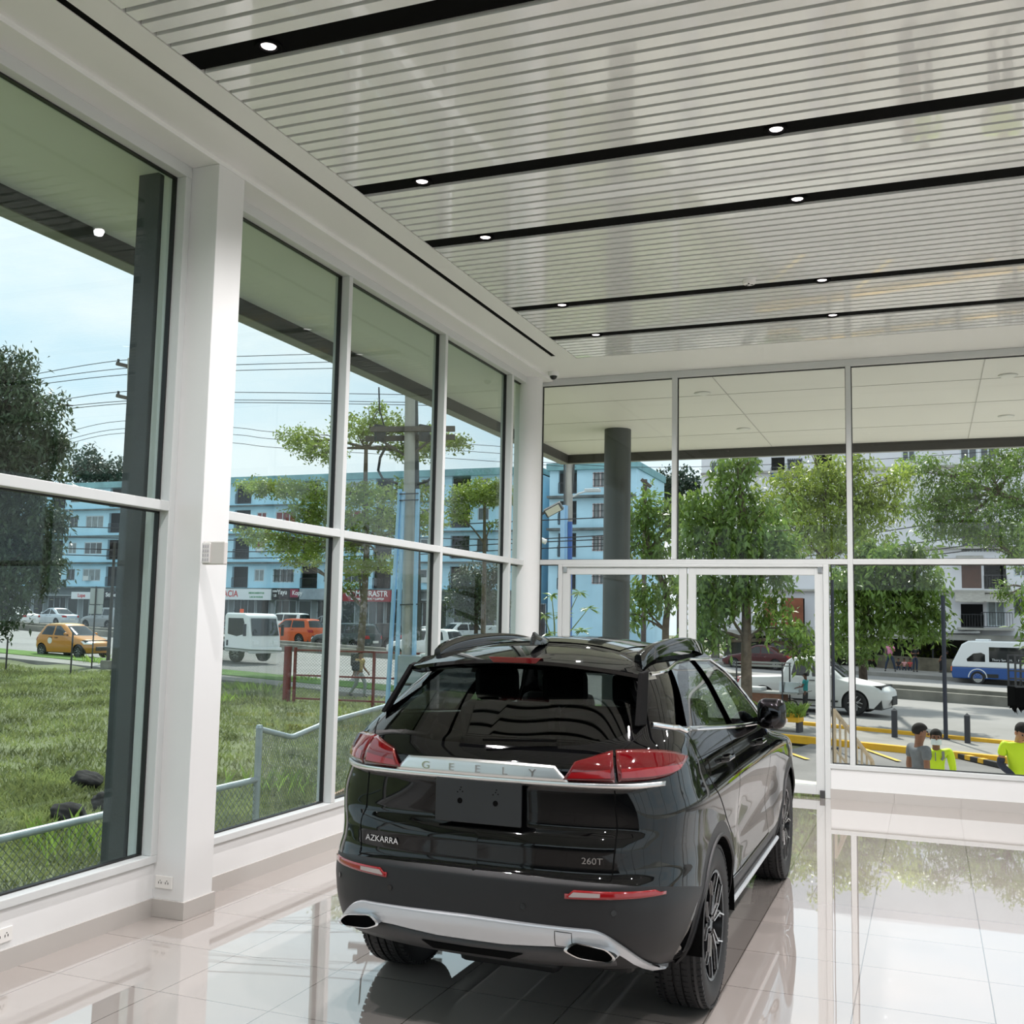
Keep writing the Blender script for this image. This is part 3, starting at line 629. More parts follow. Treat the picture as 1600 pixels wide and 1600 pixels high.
# roof rails, aerial, spoiler, high brake lamp
rp = [(.540,-.22,1.588),(.548,-.14,1.612),(.556,.05,1.640),(.562,.4,1.658),(.562,.8,1.656),(.550,1.1,1.634),(.530,1.32,1.600),(.520,1.40,1.580)]
rp = [tuple(p) for p in catmull(rp, 6)]
for s in (-1, 1):
    k = MB(); n_ = len(rp); vs = []
    for p in rp:
        for dx, dz in ((-.022,-.06),(-.016,.0),(-.009,.008),(.009,.008),(.016,.0),(.023,-.06)): vs.append((s*(p[0]+dx), p[1], p[2]+dz))
    k.add(vs, [(i*6+j, i*6+(j+1)%6, (i+1)*6+(j+1)%6, (i+1)*6+j) for i in range(n_-1) for j in range(6)]+[tuple(range(6)), tuple(range((n_-1)*6, n_*6))]); k.build('roof_rail', M_paint, car, smooth=True)
k = MB(); N = 10
pr = [(-.40,1.622),(-.46,1.640),(-.52,1.650),(-.57,1.66),(-.60,1.668),(-.605,1.655),(-.60,1.622)]
for i in range(len(pr)): pass
fin = [(-.30,.0,.004),(-.22,.022,.02),(-.12,.026,.045),(-.06,.02,.062),(-.03,.012,.060),(-.02,.016,.0)]
vs = []; 
for y, w_, h in fin:
    for dx, dz in ((-1,0),(-.8,.6),(0,1),(.8,.6),(1,0)): vs.append((dx*max(w_,.004), -(y)-.27, 1.638+h*dz-.01))
k.add(vs, [(i*5+j, i*5+j+1, (i+1)*5+j+1, (i+1)*5+j) for i in range(5) for j in range(4)]); k.build('shark_fin_aerial', M_gloss, car, smooth='all')
k = MB(); xs = np.linspace(-.60,.60,41); sec = []
for x in xs:
    u = abs(x)/.60; yt = -.475+.080*u**2.2; zt = 1.618-.062*u**2.2; zl = 1.546-.052*u**2
    sec.append([(x*.90,-.02-.26*u**4,zt+.012-.012*u**4),(x*.95,-.16-.16*u**4,zt),(x,yt+.05,zl+.030),(x,yt,zl+.017),(x,yt+.004,zl),(x,yt+.06,zl-.012),(x*.95,-.25-.08*u**4,zl-.016),(x*.90,-.08-.2*u**4,zl)])
vs = [p for s_ in sec for p in s_]; k.add(vs, [(i*8+j, (i+1)*8+j, (i+1)*8+(j+1)%8, i*8+(j+1)%8) for i in range(40) for j in range(8)]+[tuple(range(8)), tuple(range(320,328))])
k.build('roof_spoiler', M_paint, car, smooth=True)
MB().prism([(-.138,1.574),(.138,1.574),(.11,1.548),(-.11,1.548)], -.482, -.44).build('high_brake_lamp', M_red, car, bevel=.003)
# satin bar with raised letters, thin chrome line, lamps
def rear_pts(x0, x1, z0, z1, n=16): return [(SH.inv(x, z, 'rear'), z) for x, z in zip(np.linspace(x0, x1, n), np.linspace(z0, z1, n))]
n_ = 20
top = [(SH.inv(x, 1.152-.004*(x/.36)**2, 'rear'), 1.152-.004*(x/.36)**2) for x in np.linspace(-.350,.350,2*n_+1)]
bot = [(SH.inv(x, 1.092, 'rear'), 1.092) for x in np.linspace(-.412,.412,2*n_+1)]
emit_part('tailgate_bar', patch(SH, bot, top, 6, .012, False), M_satin, car, thick=.014)
lo1 = [(SH.inv(x, 1.072, 'rear'), 1.072) for x in np.linspace(-.775,.775,81)]; hi1 = [(SH.inv(x, 1.090, 'rear'), 1.090) for x in np.linspace(-.775,.775,81)]
emit_part('lamp_chrome_line', patch(SH, lo1, hi1, 3, .014, False), M_satin, car, thick=.016)
for s_, ch in enumerate('GEELY'):
    x = (-.255, -.128, 0.0, .128, .255)[s_]
    t_ = SH.inv(x, 1.118, 'rear'); p = SH.P(np.array([t_]), np.array([1.118]))[0]
    text(ch, .044, 'bar_letter', M_chrome, car, Matrix.Translation((x, p[1]-.0145, 1.118)) @ Matrix.Rotation(PI/2, 4, 'X'), .0025, sx=1.35)
for s in (-1, 1):
    q = [Vector((s*a, b_, c_)) for a, b_, c_ in ((.600,-.395,1.520),(.640,-.600,1.305),(.655,-.52,1.303),(.612,-.32,1.530))]; w_ = Vector((s*.012, 0, 0))
    MB().add([p+w_ for p in q]+[p-w_ for p in q], [(0,1,2,3),(7,6,5,4),(0,4,5,1),(1,5,6,2),(2,6,7,3),(3,7,4,0)]).build('pillar_blade', M_line, car, bevel=.006)
# tail lamps: inner half on the gate, outer half wrapping the corner
def lampcurve(pts, n=26):
    c = catmull(pts, 8); d = np.r_[0, np.cumsum(np.hypot(*np.diff(c, axis=0).T))]; q = np.linspace(0, d[-1], n); return np.stack([np.interp(q, d, c[:,0]), np.interp(q, d, c[:,1])], -1)
def tz(pts, mode): return [(SH.inv(a, z, mode), z) for a, z in pts]
tipT = SH.inv(-.42, 1.165, 'side')
t59, t605 = SH.inv(.592,1.15,'rear'), SH.inv(.604,1.15,'rear'); t40, t44 = SH.inv(.385,1.1,'rear'), SH.inv(.440,1.16,'rear')
inb = [(t, 1.094) for t in np.linspace(t40, t59, 14)]; intp = [(t, z) for t, z in zip(np.linspace(t44, t59, 14), np.linspace(1.170,1.212,14))]
tE = SH.inv(-.55,1.12,'side')
outb = [(t, z) for t, z in zip(np.linspace(t605, tE, 24), 1.094+.030*np.linspace(0,1,24)**3)]
outt = [(t, z) for t, z in zip(np.linspace(t605, tipT, 24), 1.213+.012*np.sin(np.linspace(0,PI*.6,24))-.052*np.linspace(0,1,24)**2)]
for nm, a, b in (('tail_lamp_inner', inb, intp), ('tail_lamp_outer', outb, outt)):
    dpat = patch(SH, a, b, 8, .0)
    m_ = len(a); u = np.tile(np.linspace(0,1,m_), 8); v = np.repeat(np.linspace(0,1,8), m_)
    off = .018*np.minimum(1, np.minimum(v, 1-v)*6+.4)
    P_l, f_l, N_l = patch(SH, a, b, 8, off)
    o = emit_part(nm, (P_l, f_l, N_l), M_red, car, thick=.014)
    va = [np.array(a)*(1-q)+np.array(b)*q for q in (.14,.42)]
    emit_part('lamp_core', patch(SH, va[0][1:-1], va[1][1:-1], 3, .0195), M_redin, o)
# number plate blank, badges, handle recess, sensors
yb = float(yr(np.array([.98]))); 
pl = MB().box(-.205,.205,-.008,.008,-.09,.09).build('number_plate', M_plate, car, bevel=.004); pl.location = (0, yb-.030, .982)
for x in (-.085, .085):
    MB().cyl((x,-.0095,.0),(x,-.007,.0),.012,14).build('screw_hole', M_black, pl)
    for dx, dz in ((-.012,.035),(.0,.045),(.012,.038),(.004,.055)): MB().cyl((x+dx,-.0092,dz),(x+dx,-.0075,dz),.003,6).build('pin_hole', M_black, pl)
MB().box(-.22,.22,yb-.016,yb+.01,1.068,1.084).build('tailgate_handle', M_gloss, car, bevel=.006)
for x, z in ((-.12,1.075),(.12,1.075)): MB().box(x-.03,x+.03,yb-.02,yb-.012,z-.004,z+.004).build('plate_lamp', M_clearl, car)
def rear_text(body, x, z, size, sx, nm):
    t_ = SH.inv(x, z, 'rear'); p = SH.P(np.array([t_]), np.array([z]))[0]; nn = SH.N(np.array([t_]), np.array([z]))[0]; ang = math.atan2(nn[0], -nn[1])
    text(body, size, nm, M_chrome, car, Matrix.Translation((x+nn[0]*.002, p[1]+nn[1]*.004, z)) @ Matrix.Rotation(ang, 4, 'Z') @ Matrix.Rotation(PI/2, 4, 'X'), .0025, sx=sx)
rear_text('AZKARRA', -.475, .785, .036, 1.15, 'model_badge'); rear_text('260T', .52, .783, .036, 1.2, 'engine_badge')
for x, z in ((-.40,.60),(.24,.595),(.62,.595),(-.72,.60)):
    t_ = SH.inv(x, z, 'rear'); p = Vector(SH.P(np.array([t_]), np.array([z]))[0]); nn = Vector(SH.N(np.array([t_]), np.array([z]))[0]); MB().cyl(p-nn*.005, p+nn*.003, .012, 16).build('parking_sensor', M_gloss, car, smooth=True)
# reflectors
xs = np.linspace(.42,.80,22)
rb = [(SH.inv(x, z, 'rear'), z) for x, z in [(x, .640+.012*((x-.42)/.38)) for x in xs]]; rt = [(SH.inv(x, z, 'rear'), z) for x, z in [(x, .676+.0*x) if .445 < x < .78 else ((x,.66) if x < .78 else (x,.664)) for x in xs]]
ro = emit_part('bumper_reflector', patch(SH, rb, rt, 4, .006), M_redin, car, thick=.008)
rb2 = [q for q in np.array(rb)[1:9]+[0,.008]]; rt2 = [q for q in np.array(rt)[1:9]-[0,.008]]
emit_part('reversing_lens', patch(SH, rb2, rt2, 3, .009), M_clearl, ro)
# silver skid plate, lower diffuser, exhaust tips
xs = np.linspace(-.755,.755,61); u = np.abs(xs)/.755
ztop = .540-.012*u-.175*np.clip((u-.70)/.30,0,1)**1.8; zbot = .432+.018*np.clip((u-.2)/.3,0,1)-.125*np.clip((u-.80)/.20,0,1)**1.2
ztop = np.maximum(ztop, zbot+.004)
emit_part('skid_plate', patch(SH, tz(zip(xs,zbot),'rear'), tz(zip(xs,ztop),'rear'), 8, .022*np.minimum(1,np.minimum(np.repeat(np.linspace(0,1,8),61),1-np.repeat(np.linspace(0,1,8),61))*5+.35), False), M_skid, car, thick=.018)
ribbon(SH, tz(dens([(.385,.465),(.455,.462),(.455,.515),(.385,.518),(.385,.465)], .01), 'rear'), .003, .0228, 'tow_cover_seam', M_clad, car)
xs2 = np.linspace(-.62,.62,49); zb = .36+.03*(xs2/.62)**2; zt = .435+.015*np.clip((np.abs(xs2)/.755-.2)/.3,0,1)
emit_part('diffuser', patch(SH, tz(zip(xs2,zb),'rear'), tz(zip(xs2,zt),'rear'), 4, .012, False), mat('dark_grey_plastic', (.05,.05,.052), .4), car, thick=.02)
MB().prism([(-.24,.405),(.24,.405),(.18,.378),(-.18,.378)], -.915, -.88).build('diffuser_slot', M_black, car, bevel=.004)
for s in (-1, 1):
    out = [(.430,.452),(.478,.486),(.612,.470),(.648,.440),(.622,.422),(.492,.428)]; yb_ = -.952
    def loop(sc, y): 
        c = np.mean(out, 0); return [(s*(c[0]+(a-c[0])*sc), y+abs(a-.4)*.10, c[1]+(b-c[1])*(sc if sc > .9 else sc*.92)) for a, b in roundpoly(out, .02, 3)]
    A, B, C_ = loop(1.06, yb_), loop(.93, yb_), loop(.90, yb_+.10); D = loop(1.06, yb_+.10); N = len(A)
    k = MB(); k.add(D+A+B+C_, [(r*N+i, r*N+(i+1)%N, (r+1)*N+(i+1)%N, (r+1)*N+i) for r in range(3) for i in range(N)]); e_ = k.build('exhaust_tip', M_chrome, car, smooth=True)
    k = MB(); k.add(loop(.915, yb_+.022), [tuple(range(N))]); k.build('exhaust_opening', M_black, e_)
# sill blade
both('sill_blade', [(.872,.47,.36),(.872,1.2,.36),(.872,2.17,.365)], .014, M_skid)
# door handles, mirrors
for s in (-1, 1):
    for y, z in ((.30,1.085),(1.38,1.06)):
        p = SH.P(np.array([SH.inv(y,z,'side')]), np.array([z]))[0]; h = MB(); h.tube([(s*(p[0]-.005),y-.105,z),(s*(p[0]+.028),y-.08,z+.004),(s*(p[0]+.028),y+.07,z+.004),(s*(p[0]-.005),y+.10,z)], .013, 8).build('door_handle', M_paint, car, smooth=True)
    px_ = s*.935; mr = MB().box(px_-.088,px_+.088,1.445,1.555,1.125,1.305).build('wing_mirror', M_paint, car, smooth='all', bevel=.05, seg=5); mrr = bpy.context.scene.objects['wing_mirror' if s < 0 else 'wing_mirror.001']
    MB().ball((px_, 1.438, 1.213), .066,.014,.068,20,10).build('mirror_glass', mat('darkened_mirror', (.06,.06,.065), .03, 1.), mrr, smooth='all')  # glass coloured near black to stand for the dark room it reflects
    MB().bar((s*.80,1.55,1.15),(s*.90,1.51,1.18),.06,.05).build('mirror_stalk', M_gloss, mrr)
    MB().box(px_+s*.02-.03, px_+s*.02+.07, 1.50, 1.578, 1.16, 1.185).build('indicator', M_clearl, mrr, bevel=.008)
# cabin
cab = MB().box(-.70,.70,-.55,2.1,.42,.50).build('cabin_floor', M_seat, car)
def seat(x0, x1, y, hr, m, nm):
    b = MB().box(x0,x1,y-.02,y+.48,.62,.76).build(nm, m, car, bevel=.05); a = MB(); a.box(x0,x1,-.07,.07,0,.62, Matrix.Translation((0,y-.02,.70)) @ Matrix.Rotation(.22,4,'X')); a.build('seat_back', m, b, bevel=.05)
    for x in hr: h = MB(); h.box(x-.13,x+.13,-.05,.05,0,.19, Matrix.Translation((0,y-.15,1.31)) @ Matrix.Rotation(.12,4,'X')); h.build('headrest', m, b, bevel=.045)
seat(-.62,-.03,.42,(-.40,),M_seat,'rear_seat'); seat(-.03,.62,.42,(.0,.40),M_seat,'rear_seat'); seat(-.60,-.12,1.30,(-.36,),M_seat,'front_seat'); seat(.12,.60,1.30,(.36,),M_seat,'front_seat')
MB().box(-.72,.72,1.72,2.15,.80,1.10).build('dashboard', M_seat, car, bevel=.06); st = MB()
st.tube([Vector((-.37,1.62,1.02))+Matrix.Rotation(-.4,3,'X') @ Vector((.185*math.cos(a),0,.185*math.sin(a))) for a in np.linspace(0,2*PI,28)], .014, 8); st.build('steering_wheel', M_seat, car, smooth='all')
MB().box(-.64,.64,-.75,-.45,.66,.72).build('parcel_shelf', M_seat, car); MB().box(-.50,.50,-.10,1.1,1.535,1.548).build('headliner', M_seatlt, car)
for s in (-1, 1): MB().tube([(s*.02,-.775+.0,1.222),(s*.3,-.80,1.235)], .008, 6)
wpr = MB(); wpr.bar((0,-.835,1.235),(.33,-.79,1.245),.012,.01); wpr.build('rear_wiper', M_gloss, car)
# ================================================================ the street: one gently sloping plane, in strips along the road
RE = Vector((.985, -.175, 0)).normalized(); RN = Vector((.175, .985, 0)).normalized()
def uv(u, v, dz=0.):
    p = RE*u + RN*v; return Vector((p.x, p.y, gz(p.x)+dz))
def onG(px, py, dz=0.):       # pixel -> the street plane
    r = CF + CR*((px-800)/FPX) + CU*((800-py)/FPX); a, b, c = -.0255, -1.2-.0255*2.5+dz, CH
    t = (b-c)/(r.z-a*r.x); return Vector((0, 0, CH))+r*t
def strip(name, u0, u1, v0, v1, dz, m, th=.3, nu=40):
    k = MB(); us = [u0+(u1-u0)*i/nu for i in range(nu+1)]
    for i in range(nu):
        A = [uv(us[i], v0, dz), uv(us[i+1], v0, dz), uv(us[i+1], v1, dz), uv(us[i], v1, dz)]; B = [p-Vector((0,0,th)) for p in A]
        k.add(A+B, [(0,1,2,3),(0,4,5,1),(2,6,7,3)])
    return struct(k.build(name, m))
M_asph = mat('worn_asphalt', srgb(112,110,108), .85, var=.25, vscale=.6, bump=.1, bscale=30); M_conc = mat('pale_concrete', srgb(160,157,151), .85, var=.14, vscale=.5)
M_road = mat('concrete_road', srgb(142,140,138), .8, var=.10, vscale=.35); M_walk = mat('grey_walk', srgb(140,137,132), .85, var=.2, vscale=.8)
M_yel = mat('yellow_kerb_paint', srgb(222,170,36), .6, var=.12, vscale=3); M_med = mat('stained_concrete', srgb(126,124,116), .9, var=.3, vscale=1.1); M_white = mat('white_road_paint', srgb(225,225,220), .7)
strip('bounce_yard', -3.6, 90, -60, 8, -.02, M_conc); strip('ground', -190, 150, -60, 160, -.12, mat('earth_ground', srgb(110,112,84), .95, var=.25, vscale=.3), .5)  # the yard strip is unseen, laid pale to bounce light onto the ceiling
strip('parking_asphalt', -7.6, 60, 8, 27.0, -.02, M_asph); strip('pale_apron', -7.6, 60, 8, 20.5, .0, mat('light_apron', srgb(192,188,180), .8, var=.10, vscale=.6))  # apron nearer the building is coloured paler than the parking ground beyond
strip('near_walk', -120, 60, 27.15, 30.6, .06, M_walk); strip('near_road', -190, 120, 30.85, 46.3, 0, M_road); strip('far_road', -190, 120, 48.1, 65.2, 0, M_road)
strip('far_walk', -30, 120, 65.2, 72.5, .22, M_walk); strip('shop_forecourt', -190, -30, 65.2, 92, .03, M_road); strip('back_yard', -30, 120, 72.5, 100, .0, mat('yard_earth', srgb(104,96,80), .95, var=.3, vscale=.5))
strip('verge', -120, -15, 28.7, 30.7, .09, mat('verge_grass', srgb(96,128,58), .95, var=.3, vscale=3))
t = thing('kerb', 'yellow painted kerb edging the parking bay, nearer of the two', 'kerb'); k = MB()
for i in range(30): 
    A = [uv(-9.+i*2, v, z) for v, z in ((26.9,-.05),(26.9,.13),(27.15,.13),(27.15,-.05))]; B = [uv(-7.+i*2, v, z) for v, z in ((26.9,-.05),(26.9,.13),(27.15,.13),(27.15,-.05))]
    k.add(A+B, [(0,1,5,4),(1,2,6,5),(2,3,7,6)])
k.build('kerb_stone', M_yel, t)
t = thing('kerb', 'yellow painted kerb along the road edge, farther of the two', 'kerb'); k = MB()
for i in range(30): 
    A = [uv(-9.+i*2, v, z) for v, z in ((30.6,-.05),(30.6,.15),(30.85,.15),(30.85,-.05))]; B = [uv(-7.+i*2, v, z) for v, z in ((30.6,-.05),(30.6,.15),(30.85,.15),(30.85,-.05))]
    k.add(A+B, [(0,1,5,4),(1,2,6,5),(2,3,7,6)])
k.build('kerb_stone', M_yel, t)
t = thing('median_barrier', 'long grey stained concrete median between the two carriageways', 'road median'); k = MB()
for i in range(62):
    u = -150+i*4.5
    for v0, v1, h in ((46.3,46.75,.38),(47.6,48.1,.50),(46.75,47.6,.28)):
        A = [uv(u, v, z) for v, z in ((v0,-.05),(v0,h),(v1,h),(v1,-.05))]; B = [uv(u+4.5, v, z) for v, z in ((v0,-.05),(v0,h),(v1,h),(v1,-.05))]; k.add(A+B, [(0,1,5,4),(1,2,6,5),(2,3,7,6)])
k.build('barrier_wall', M_med, t)
strip('lane_line', -1, 4.2, 34.25, 34.4, .006, M_white, .02, 4); strip('lane_line', 12, 17, 34.25, 34.4, .006, M_white, .02, 4); strip('lane_line', -90, 60, 56.5, 56.62, .006, M_white, .02, 20)
def paint_line(a, b, w, nm='bay_line'):
    a, b = onG(*a, .008), onG(*b, .008); d = (b-a).normalized().cross(Vector((0,0,1)))*w/2; struct(MB().add([a-d, b-d, b+d, a+d], [(0,1,2,3)]).build(nm, mat('yellow_line_paint', srgb(214,176,70), .7)))
paint_line((1205,1166),(1262,1186),.12); paint_line((1300,1152),(1405,1189),.12); paint_line((1480,1173),(1572,1197),.12)
# wheel stop with yellow blocks beside the bay line
t = thing('wheel_stop', 'low black and yellow striped parking stop behind the masked worker', 'parking stop'); a, b = onG(1482,1180), onG(1568,1200)
k = MB(); k.bar(a+Vector((0,0,.05)), b+Vector((0,0,.05)), .14, .10); k.build('stop_bar', mat('black_rubber', (.02,.02,.02), .7), t)
for q in (.12,.36,.60): p = a+(b-a)*q; p2 = a+(b-a)*(q+.10); MB().bar(p+Vector((0,0,.056)), p2+Vector((0,0,.056)), .15, .10).build('yellow_block', M_yel, t)
# plinth of the showroom, landing, steps and handrail outside the doors
struct(MB().box(-4.44, XR, YB-.5, YB+.21, -1.7, -.02).box(-4.46, -4.2, YN, YB, -1.7, -.02).build('plinth', M_wall))
k = MB(); k.box(-4.4, -.78, YB+.21, 12.35, -1.7, -.03)
for i in range(6): k.box(-4.4, -.78, 12.35+i*.30, 12.65+i*.30, -1.7, -.03-.19*(i+1))
struct(k.build('landing', mat('speckled_landing', srgb(196,190,180), .7, var=.15, vscale=14)))
RA, RB = onY(1303,1110,12.5), onY(1362,1188,14.15)
t = thing('stair_railing', 'beige metal stair railing descending outside, right of the glass doors', 'railing', (RA.x, RA.y, 0)); M_rail = mat('beige_rail_paint', srgb(196,176,150), .45)
dv = RB-RA; dv.z = 0; zl = lambda s: RA.z+(RB.z-RA.z)*s
MB().tube([Vector((0,0,zl(0))), dv+Vector((0,0,zl(1))), dv*1.06+Vector((0,0,zl(1)-.10)), dv*1.06+Vector((0,0,zl(1)-.40)), dv*.98+Vector((0,0,zl(1)-.45))], .026, 8).build('top_rail', M_rail, t, smooth=True)
for dz in (.42, .80): MB().tube([Vector((0,0,zl(0)-dz)), dv+Vector((0,0,zl(1)-dz))], .014, 6).build('side_rail', M_rail, t, smooth=True)
for i in range(8):
    s = i/7; p = dv*s; MB().tube([p+Vector((0,0,zl(s))), p+Vector((0,0,-.03-.19*max(0, math.ceil((RA.y+p.y-12.35)/.30))))], .024 if i in (0,7) else .014, 6).build('baluster', M_rail, t, smooth=True)
# bollards and thin poles
for i, (px_, py_) in enumerate(((1398,1152),(1512,1161))):
    p = onG(px_, py_, .06); t = thing('bollard', ['dark square bollard with pointed top behind the man in grey', 'dark square bollard with pointed top behind the masked worker'][i], 'bollard', p, math.atan2(RE.y, RE.x), 'parking bollards')
    MB().add([(-.065,-.065,0),(.065,-.065,0),(.065,.065,0),(-.065,.065,0),(-.065,-.065,.70),(.065,-.065,.70),(.065,.065,.70),(-.065,.065,.70),(0,0,.77)], [(0,1,5,4),(1,2,6,5),(2,3,7,6),(3,0,4,7),(4,5,8),(5,6,8),(6,7,8),(7,4,8)]).build('post', mat('dark_bollard_paint', srgb(48,50,56), .6, var=.1), t)
for px_, pb, pt, lab in ((1478,1156,930,'thin dark steel pole between the two bollards'), (1303,1110,905,'thin dark steel pole just behind the stair railing')):
    p = onG(px_, pb, .05) if px_ > 1400 else onG(px_, 1170); d = (p-Vector((0,0,CH))).dot(CF); q = at(px_-1, pt, d)
    t = thing('steel_pole', lab, 'pole', p); MB().cyl((0,0,0), (0,0,q.z-p.z), .055 if px_ > 1400 else .04, 10).build('shaft', mat('dark_navy_steel', srgb(38,42,56), .5), t, smooth=True); MB().cyl((0,0,0),(0,0,.04),.11,10).build('base_plate', mat('dark_navy_steel'), t)
# ================================================================ lawn and its fences
lawn_mat = mat('lawn_green', srgb(106,112,78), .95, var=.35, vscale=.9, bump=.6, bscale=25)
def lawn_z(x, y): return gz(x)+.05*math.sin(x*.9+1)*math.sin(y*.7)+.04*math.sin(x*2.3+y*1.9)
k = MB(); nx, ny = 90, 70; LX0, LX1, LY0 = -60., -4.46, -12.
vs = []
for i in range(nx+1):
    x = LX0+(LX1-LX0)*(i/nx)**.6; y1 = (26.9-.175*x)/.985
    for j in range(ny+1): y = LY0+(y1-LY0)*j/ny; vs.append((x, y, lawn_z(x, y)))
k.add(vs, [(i*(ny+1)+j, (i+1)*(ny+1)+j, (i+1)*(ny+1)+j+1, i*(ny+1)+j+1) for i in range(nx) for j in range(ny)]); o = k.build('lawn', lawn_mat, smooth='all'); struct(o)
def leafmat(name, c, var=.35, trans=.35, vscale=1.2, rough=.45):
    if name in MATS: return MATS[name]
    m = bpy.data.materials.new(name); m.use_nodes = True; nt = m.node_tree; L = nt.links; b = nt.nodes['Principled BSDF']; out = nt.nodes['Material Output']
    t = nt.nodes.new('ShaderNodeTexCoord'); q = nt.nodes.new('ShaderNodeTexNoise'); q.inputs['Scale'].default_value = vscale; q.inputs['Detail'].default_value = 3
    r = nt.nodes.new('ShaderNodeValToRGB'); r.color_ramp.elements[0].position = .33; r.color_ramp.elements[1].position = .67
    r.color_ramp.elements[0].color = (*[v*(1-var) for v in c], 1); r.color_ramp.elements[1].color = (*[min(1, v*(1+var)) for v in c], 1)
    L.new(t.outputs['Object'], q.inputs['Vector']); L.new(q.outputs['Fac'], r.inputs['Fac']); L.new(r.outputs['Color'], b.inputs['Base Color']); b.inputs['Roughness'].default_value = rough
    tr = nt.nodes.new('ShaderNodeBsdfTranslucent'); mx = nt.nodes.new('ShaderNodeMixShader'); mx.inputs['Fac'].default_value = trans
    hs = nt.nodes.new('ShaderNodeHueSaturation'); hs.inputs['Value'].default_value = 1.5; hs.inputs['Hue'].default_value = .485; L.new(r.outputs['Color'], hs.inputs['Color']); L.new(hs.outputs['Color'], tr.inputs['Color'])
    L.new(b.outputs[0], mx.inputs[1]); L.new(tr.outputs[0], mx.inputs[2]); L.new(mx.outputs[0], out.inputs['Surface']); MATS[name] = m; return m
def blades(name, X, Y, h, w, m, zf=lawn_z, lean=.5, parent=None, base=None):
    n_ = len(X); a = RNG.uniform(0, 2*PI, n_); ln = RNG.uniform(.1, lean, n_)*h; la = RNG.uniform(0, 2*PI, n_)
    Z = gz(X)+.05*np.sin(X*.9+1)*np.sin(Y*.7)+.04*np.sin(X*2.3+Y*1.9) if base is None else base
    c, s = np.cos(a)*w/2, np.sin(a)*w/2; dx, dy = np.cos(la)*ln, np.sin(la)*ln
    V = np.stack([np.stack([X-c, Y-s, Z-.02], -1), np.stack([X+c, Y+s, Z-.02], -1), np.stack([X+c*.6+dx*.4, Y+s*.6+dy*.4, Z+h*.6], -1), np.stack([X+dx, Y+dy, Z+h*.95], -1)], 1).reshape(-1, 3)
    F = np.arange(n_*4).reshape(n_, 4); return npmesh(name, V, F, m, parent)
def scatter(n_, x0, x1, y0, y1): return RNG.uniform(x0, x1, n_), RNG.uniform(y0, y1, n_)
X1, Y1 = scatter(60000, -13, -4.7, 3, 15); X2, Y2 = scatter(80000, -34, -6, 9, 31); kp = Y2 < (26.7-.175*X2)/.985; X2, Y2 = X2[kp], Y2[kp]
X = np.r_[X1, X2]; Y = np.r_[Y1, Y2]; far = np.r_[np.zeros(len(X1)), np.ones(len(X2))]
cl_ = .5+.5*np.sin(X*1.7+2*np.sin(Y*.6))*np.sin(Y*1.3); h = (RNG.uniform(.03,.08, len(X))+.09*cl_*RNG.uniform(0,1,len(X)))*(1+.3*far)
tag(blades('grass', X, Y, h, np.where(far > 0, .030, .016), leafmat('grass_blade', srgb(132,142,90), .45, .28, .9, .6), lean=1.1), 'short rough green grass covering the sloping lawn', 'grass', kind='stuff')
for i, (px_, py_, hh, n_) in enumerate(((385,1082,.42,120),(470,1066,.35,60),(350,1096,.38,80),(150,1037,.45,40),(420,1235,.4,70),(120,1330,.45,60))):
    p = onG(px_, py_); xx = p.x+RNG.normal(0,.5,n_); yy = p.y+RNG.normal(0,.35,n_)
    o = blades('tall_weeds', xx-p.x, yy-p.y, RNG.uniform(.5,1,n_)*hh, .022, leafmat('weed_leaf', srgb(128,156,74), .3, .4, 2), lean=.8, base=np.zeros(n_)); o.location = p
    tag(o, ['pale tall weeds in front of the chain link fence left of the red gate', 'tall weeds right beside the red gate post', 'tall weeds by the square column at the lawn edge', 'tall weeds at the far lawn edge under the yellow taxi', 'tall weeds at the foot of the galvanised fence post', 'tall weeds below the galvanised rail at the far left'][i], 'weeds')
M_galv = mat('galvanised_pipe', srgb(168,176,182), .4, .55, var=.08, vscale=6); M_wire = mat('fence_wire', srgb(120,126,126), .5, .6)
def chainlink(parent, P, n_long, n_diag, r=.0030):
    """woven diamond mesh on a patch; P(s,t)->point, s along, t up"""
    k = MB()
    for sg in (1, -1):
        for i in range(-n_diag, n_long+n_diag):
            pts = []
            for j in range(n_diag+1):
                s = (i+sg*j)/n_long
                if -1e-6 <= s <= 1+1e-6: pts.append(P(min(max(s,0),1), j/n_diag))
            if len(pts) > 1: k.tube(pts, r, 3, caps=False)
    return k.build('chain_link_mesh', M_wire, parent)
FX = -6.5; t = thing('chain_link_fence', 'galvanised pipe and chain link fence just outside the left windows', 'fence', (FX, 0, 0))
r0 = [Vector((0, 1.0, .02)), Vector((0, 9.43, .045))]; MB().tube(r0, .032, 10).build('lower_rail', M_galv, t, smooth=True)
pk = [onX(405,1139,FX), onX(452,1151,FX), onX(458,1151,FX), onX(513,1128,FX), onX(600,1104,FX), onX(700,1078,FX)]; pk = [p-Vector((FX,0,0)) for p in pk]
MB().tube(pk, .030, 10).build('upper_rail', M_galv, t, smooth=True)
MB().cyl((0,9.45,gz(FX)-.1),(0,9.45,.575),.036,12).lathe([(.04,.57),(.03,.60),(0,.605)],12,(0,9.45,0)).build('fence_post', M_galv, t, smooth=True)
for y in (5.4, 13.2, 17.5): MB().cyl((0,y,gz(FX)-.1),(0,y,.03 if y < 9 else .62),.034,12).build('fence_post', M_galv, t, smooth=True)
yA, yB = 9.45, pk[-1].y
def upz(y):
    for a, b in zip(pk[:-1], pk[1:]):
        if a.y <= y <= b.y and b.y > a.y: return a.z+(b.z-a.z)*(y-a.y)/(b.y-a.y)
    return pk[-1].z
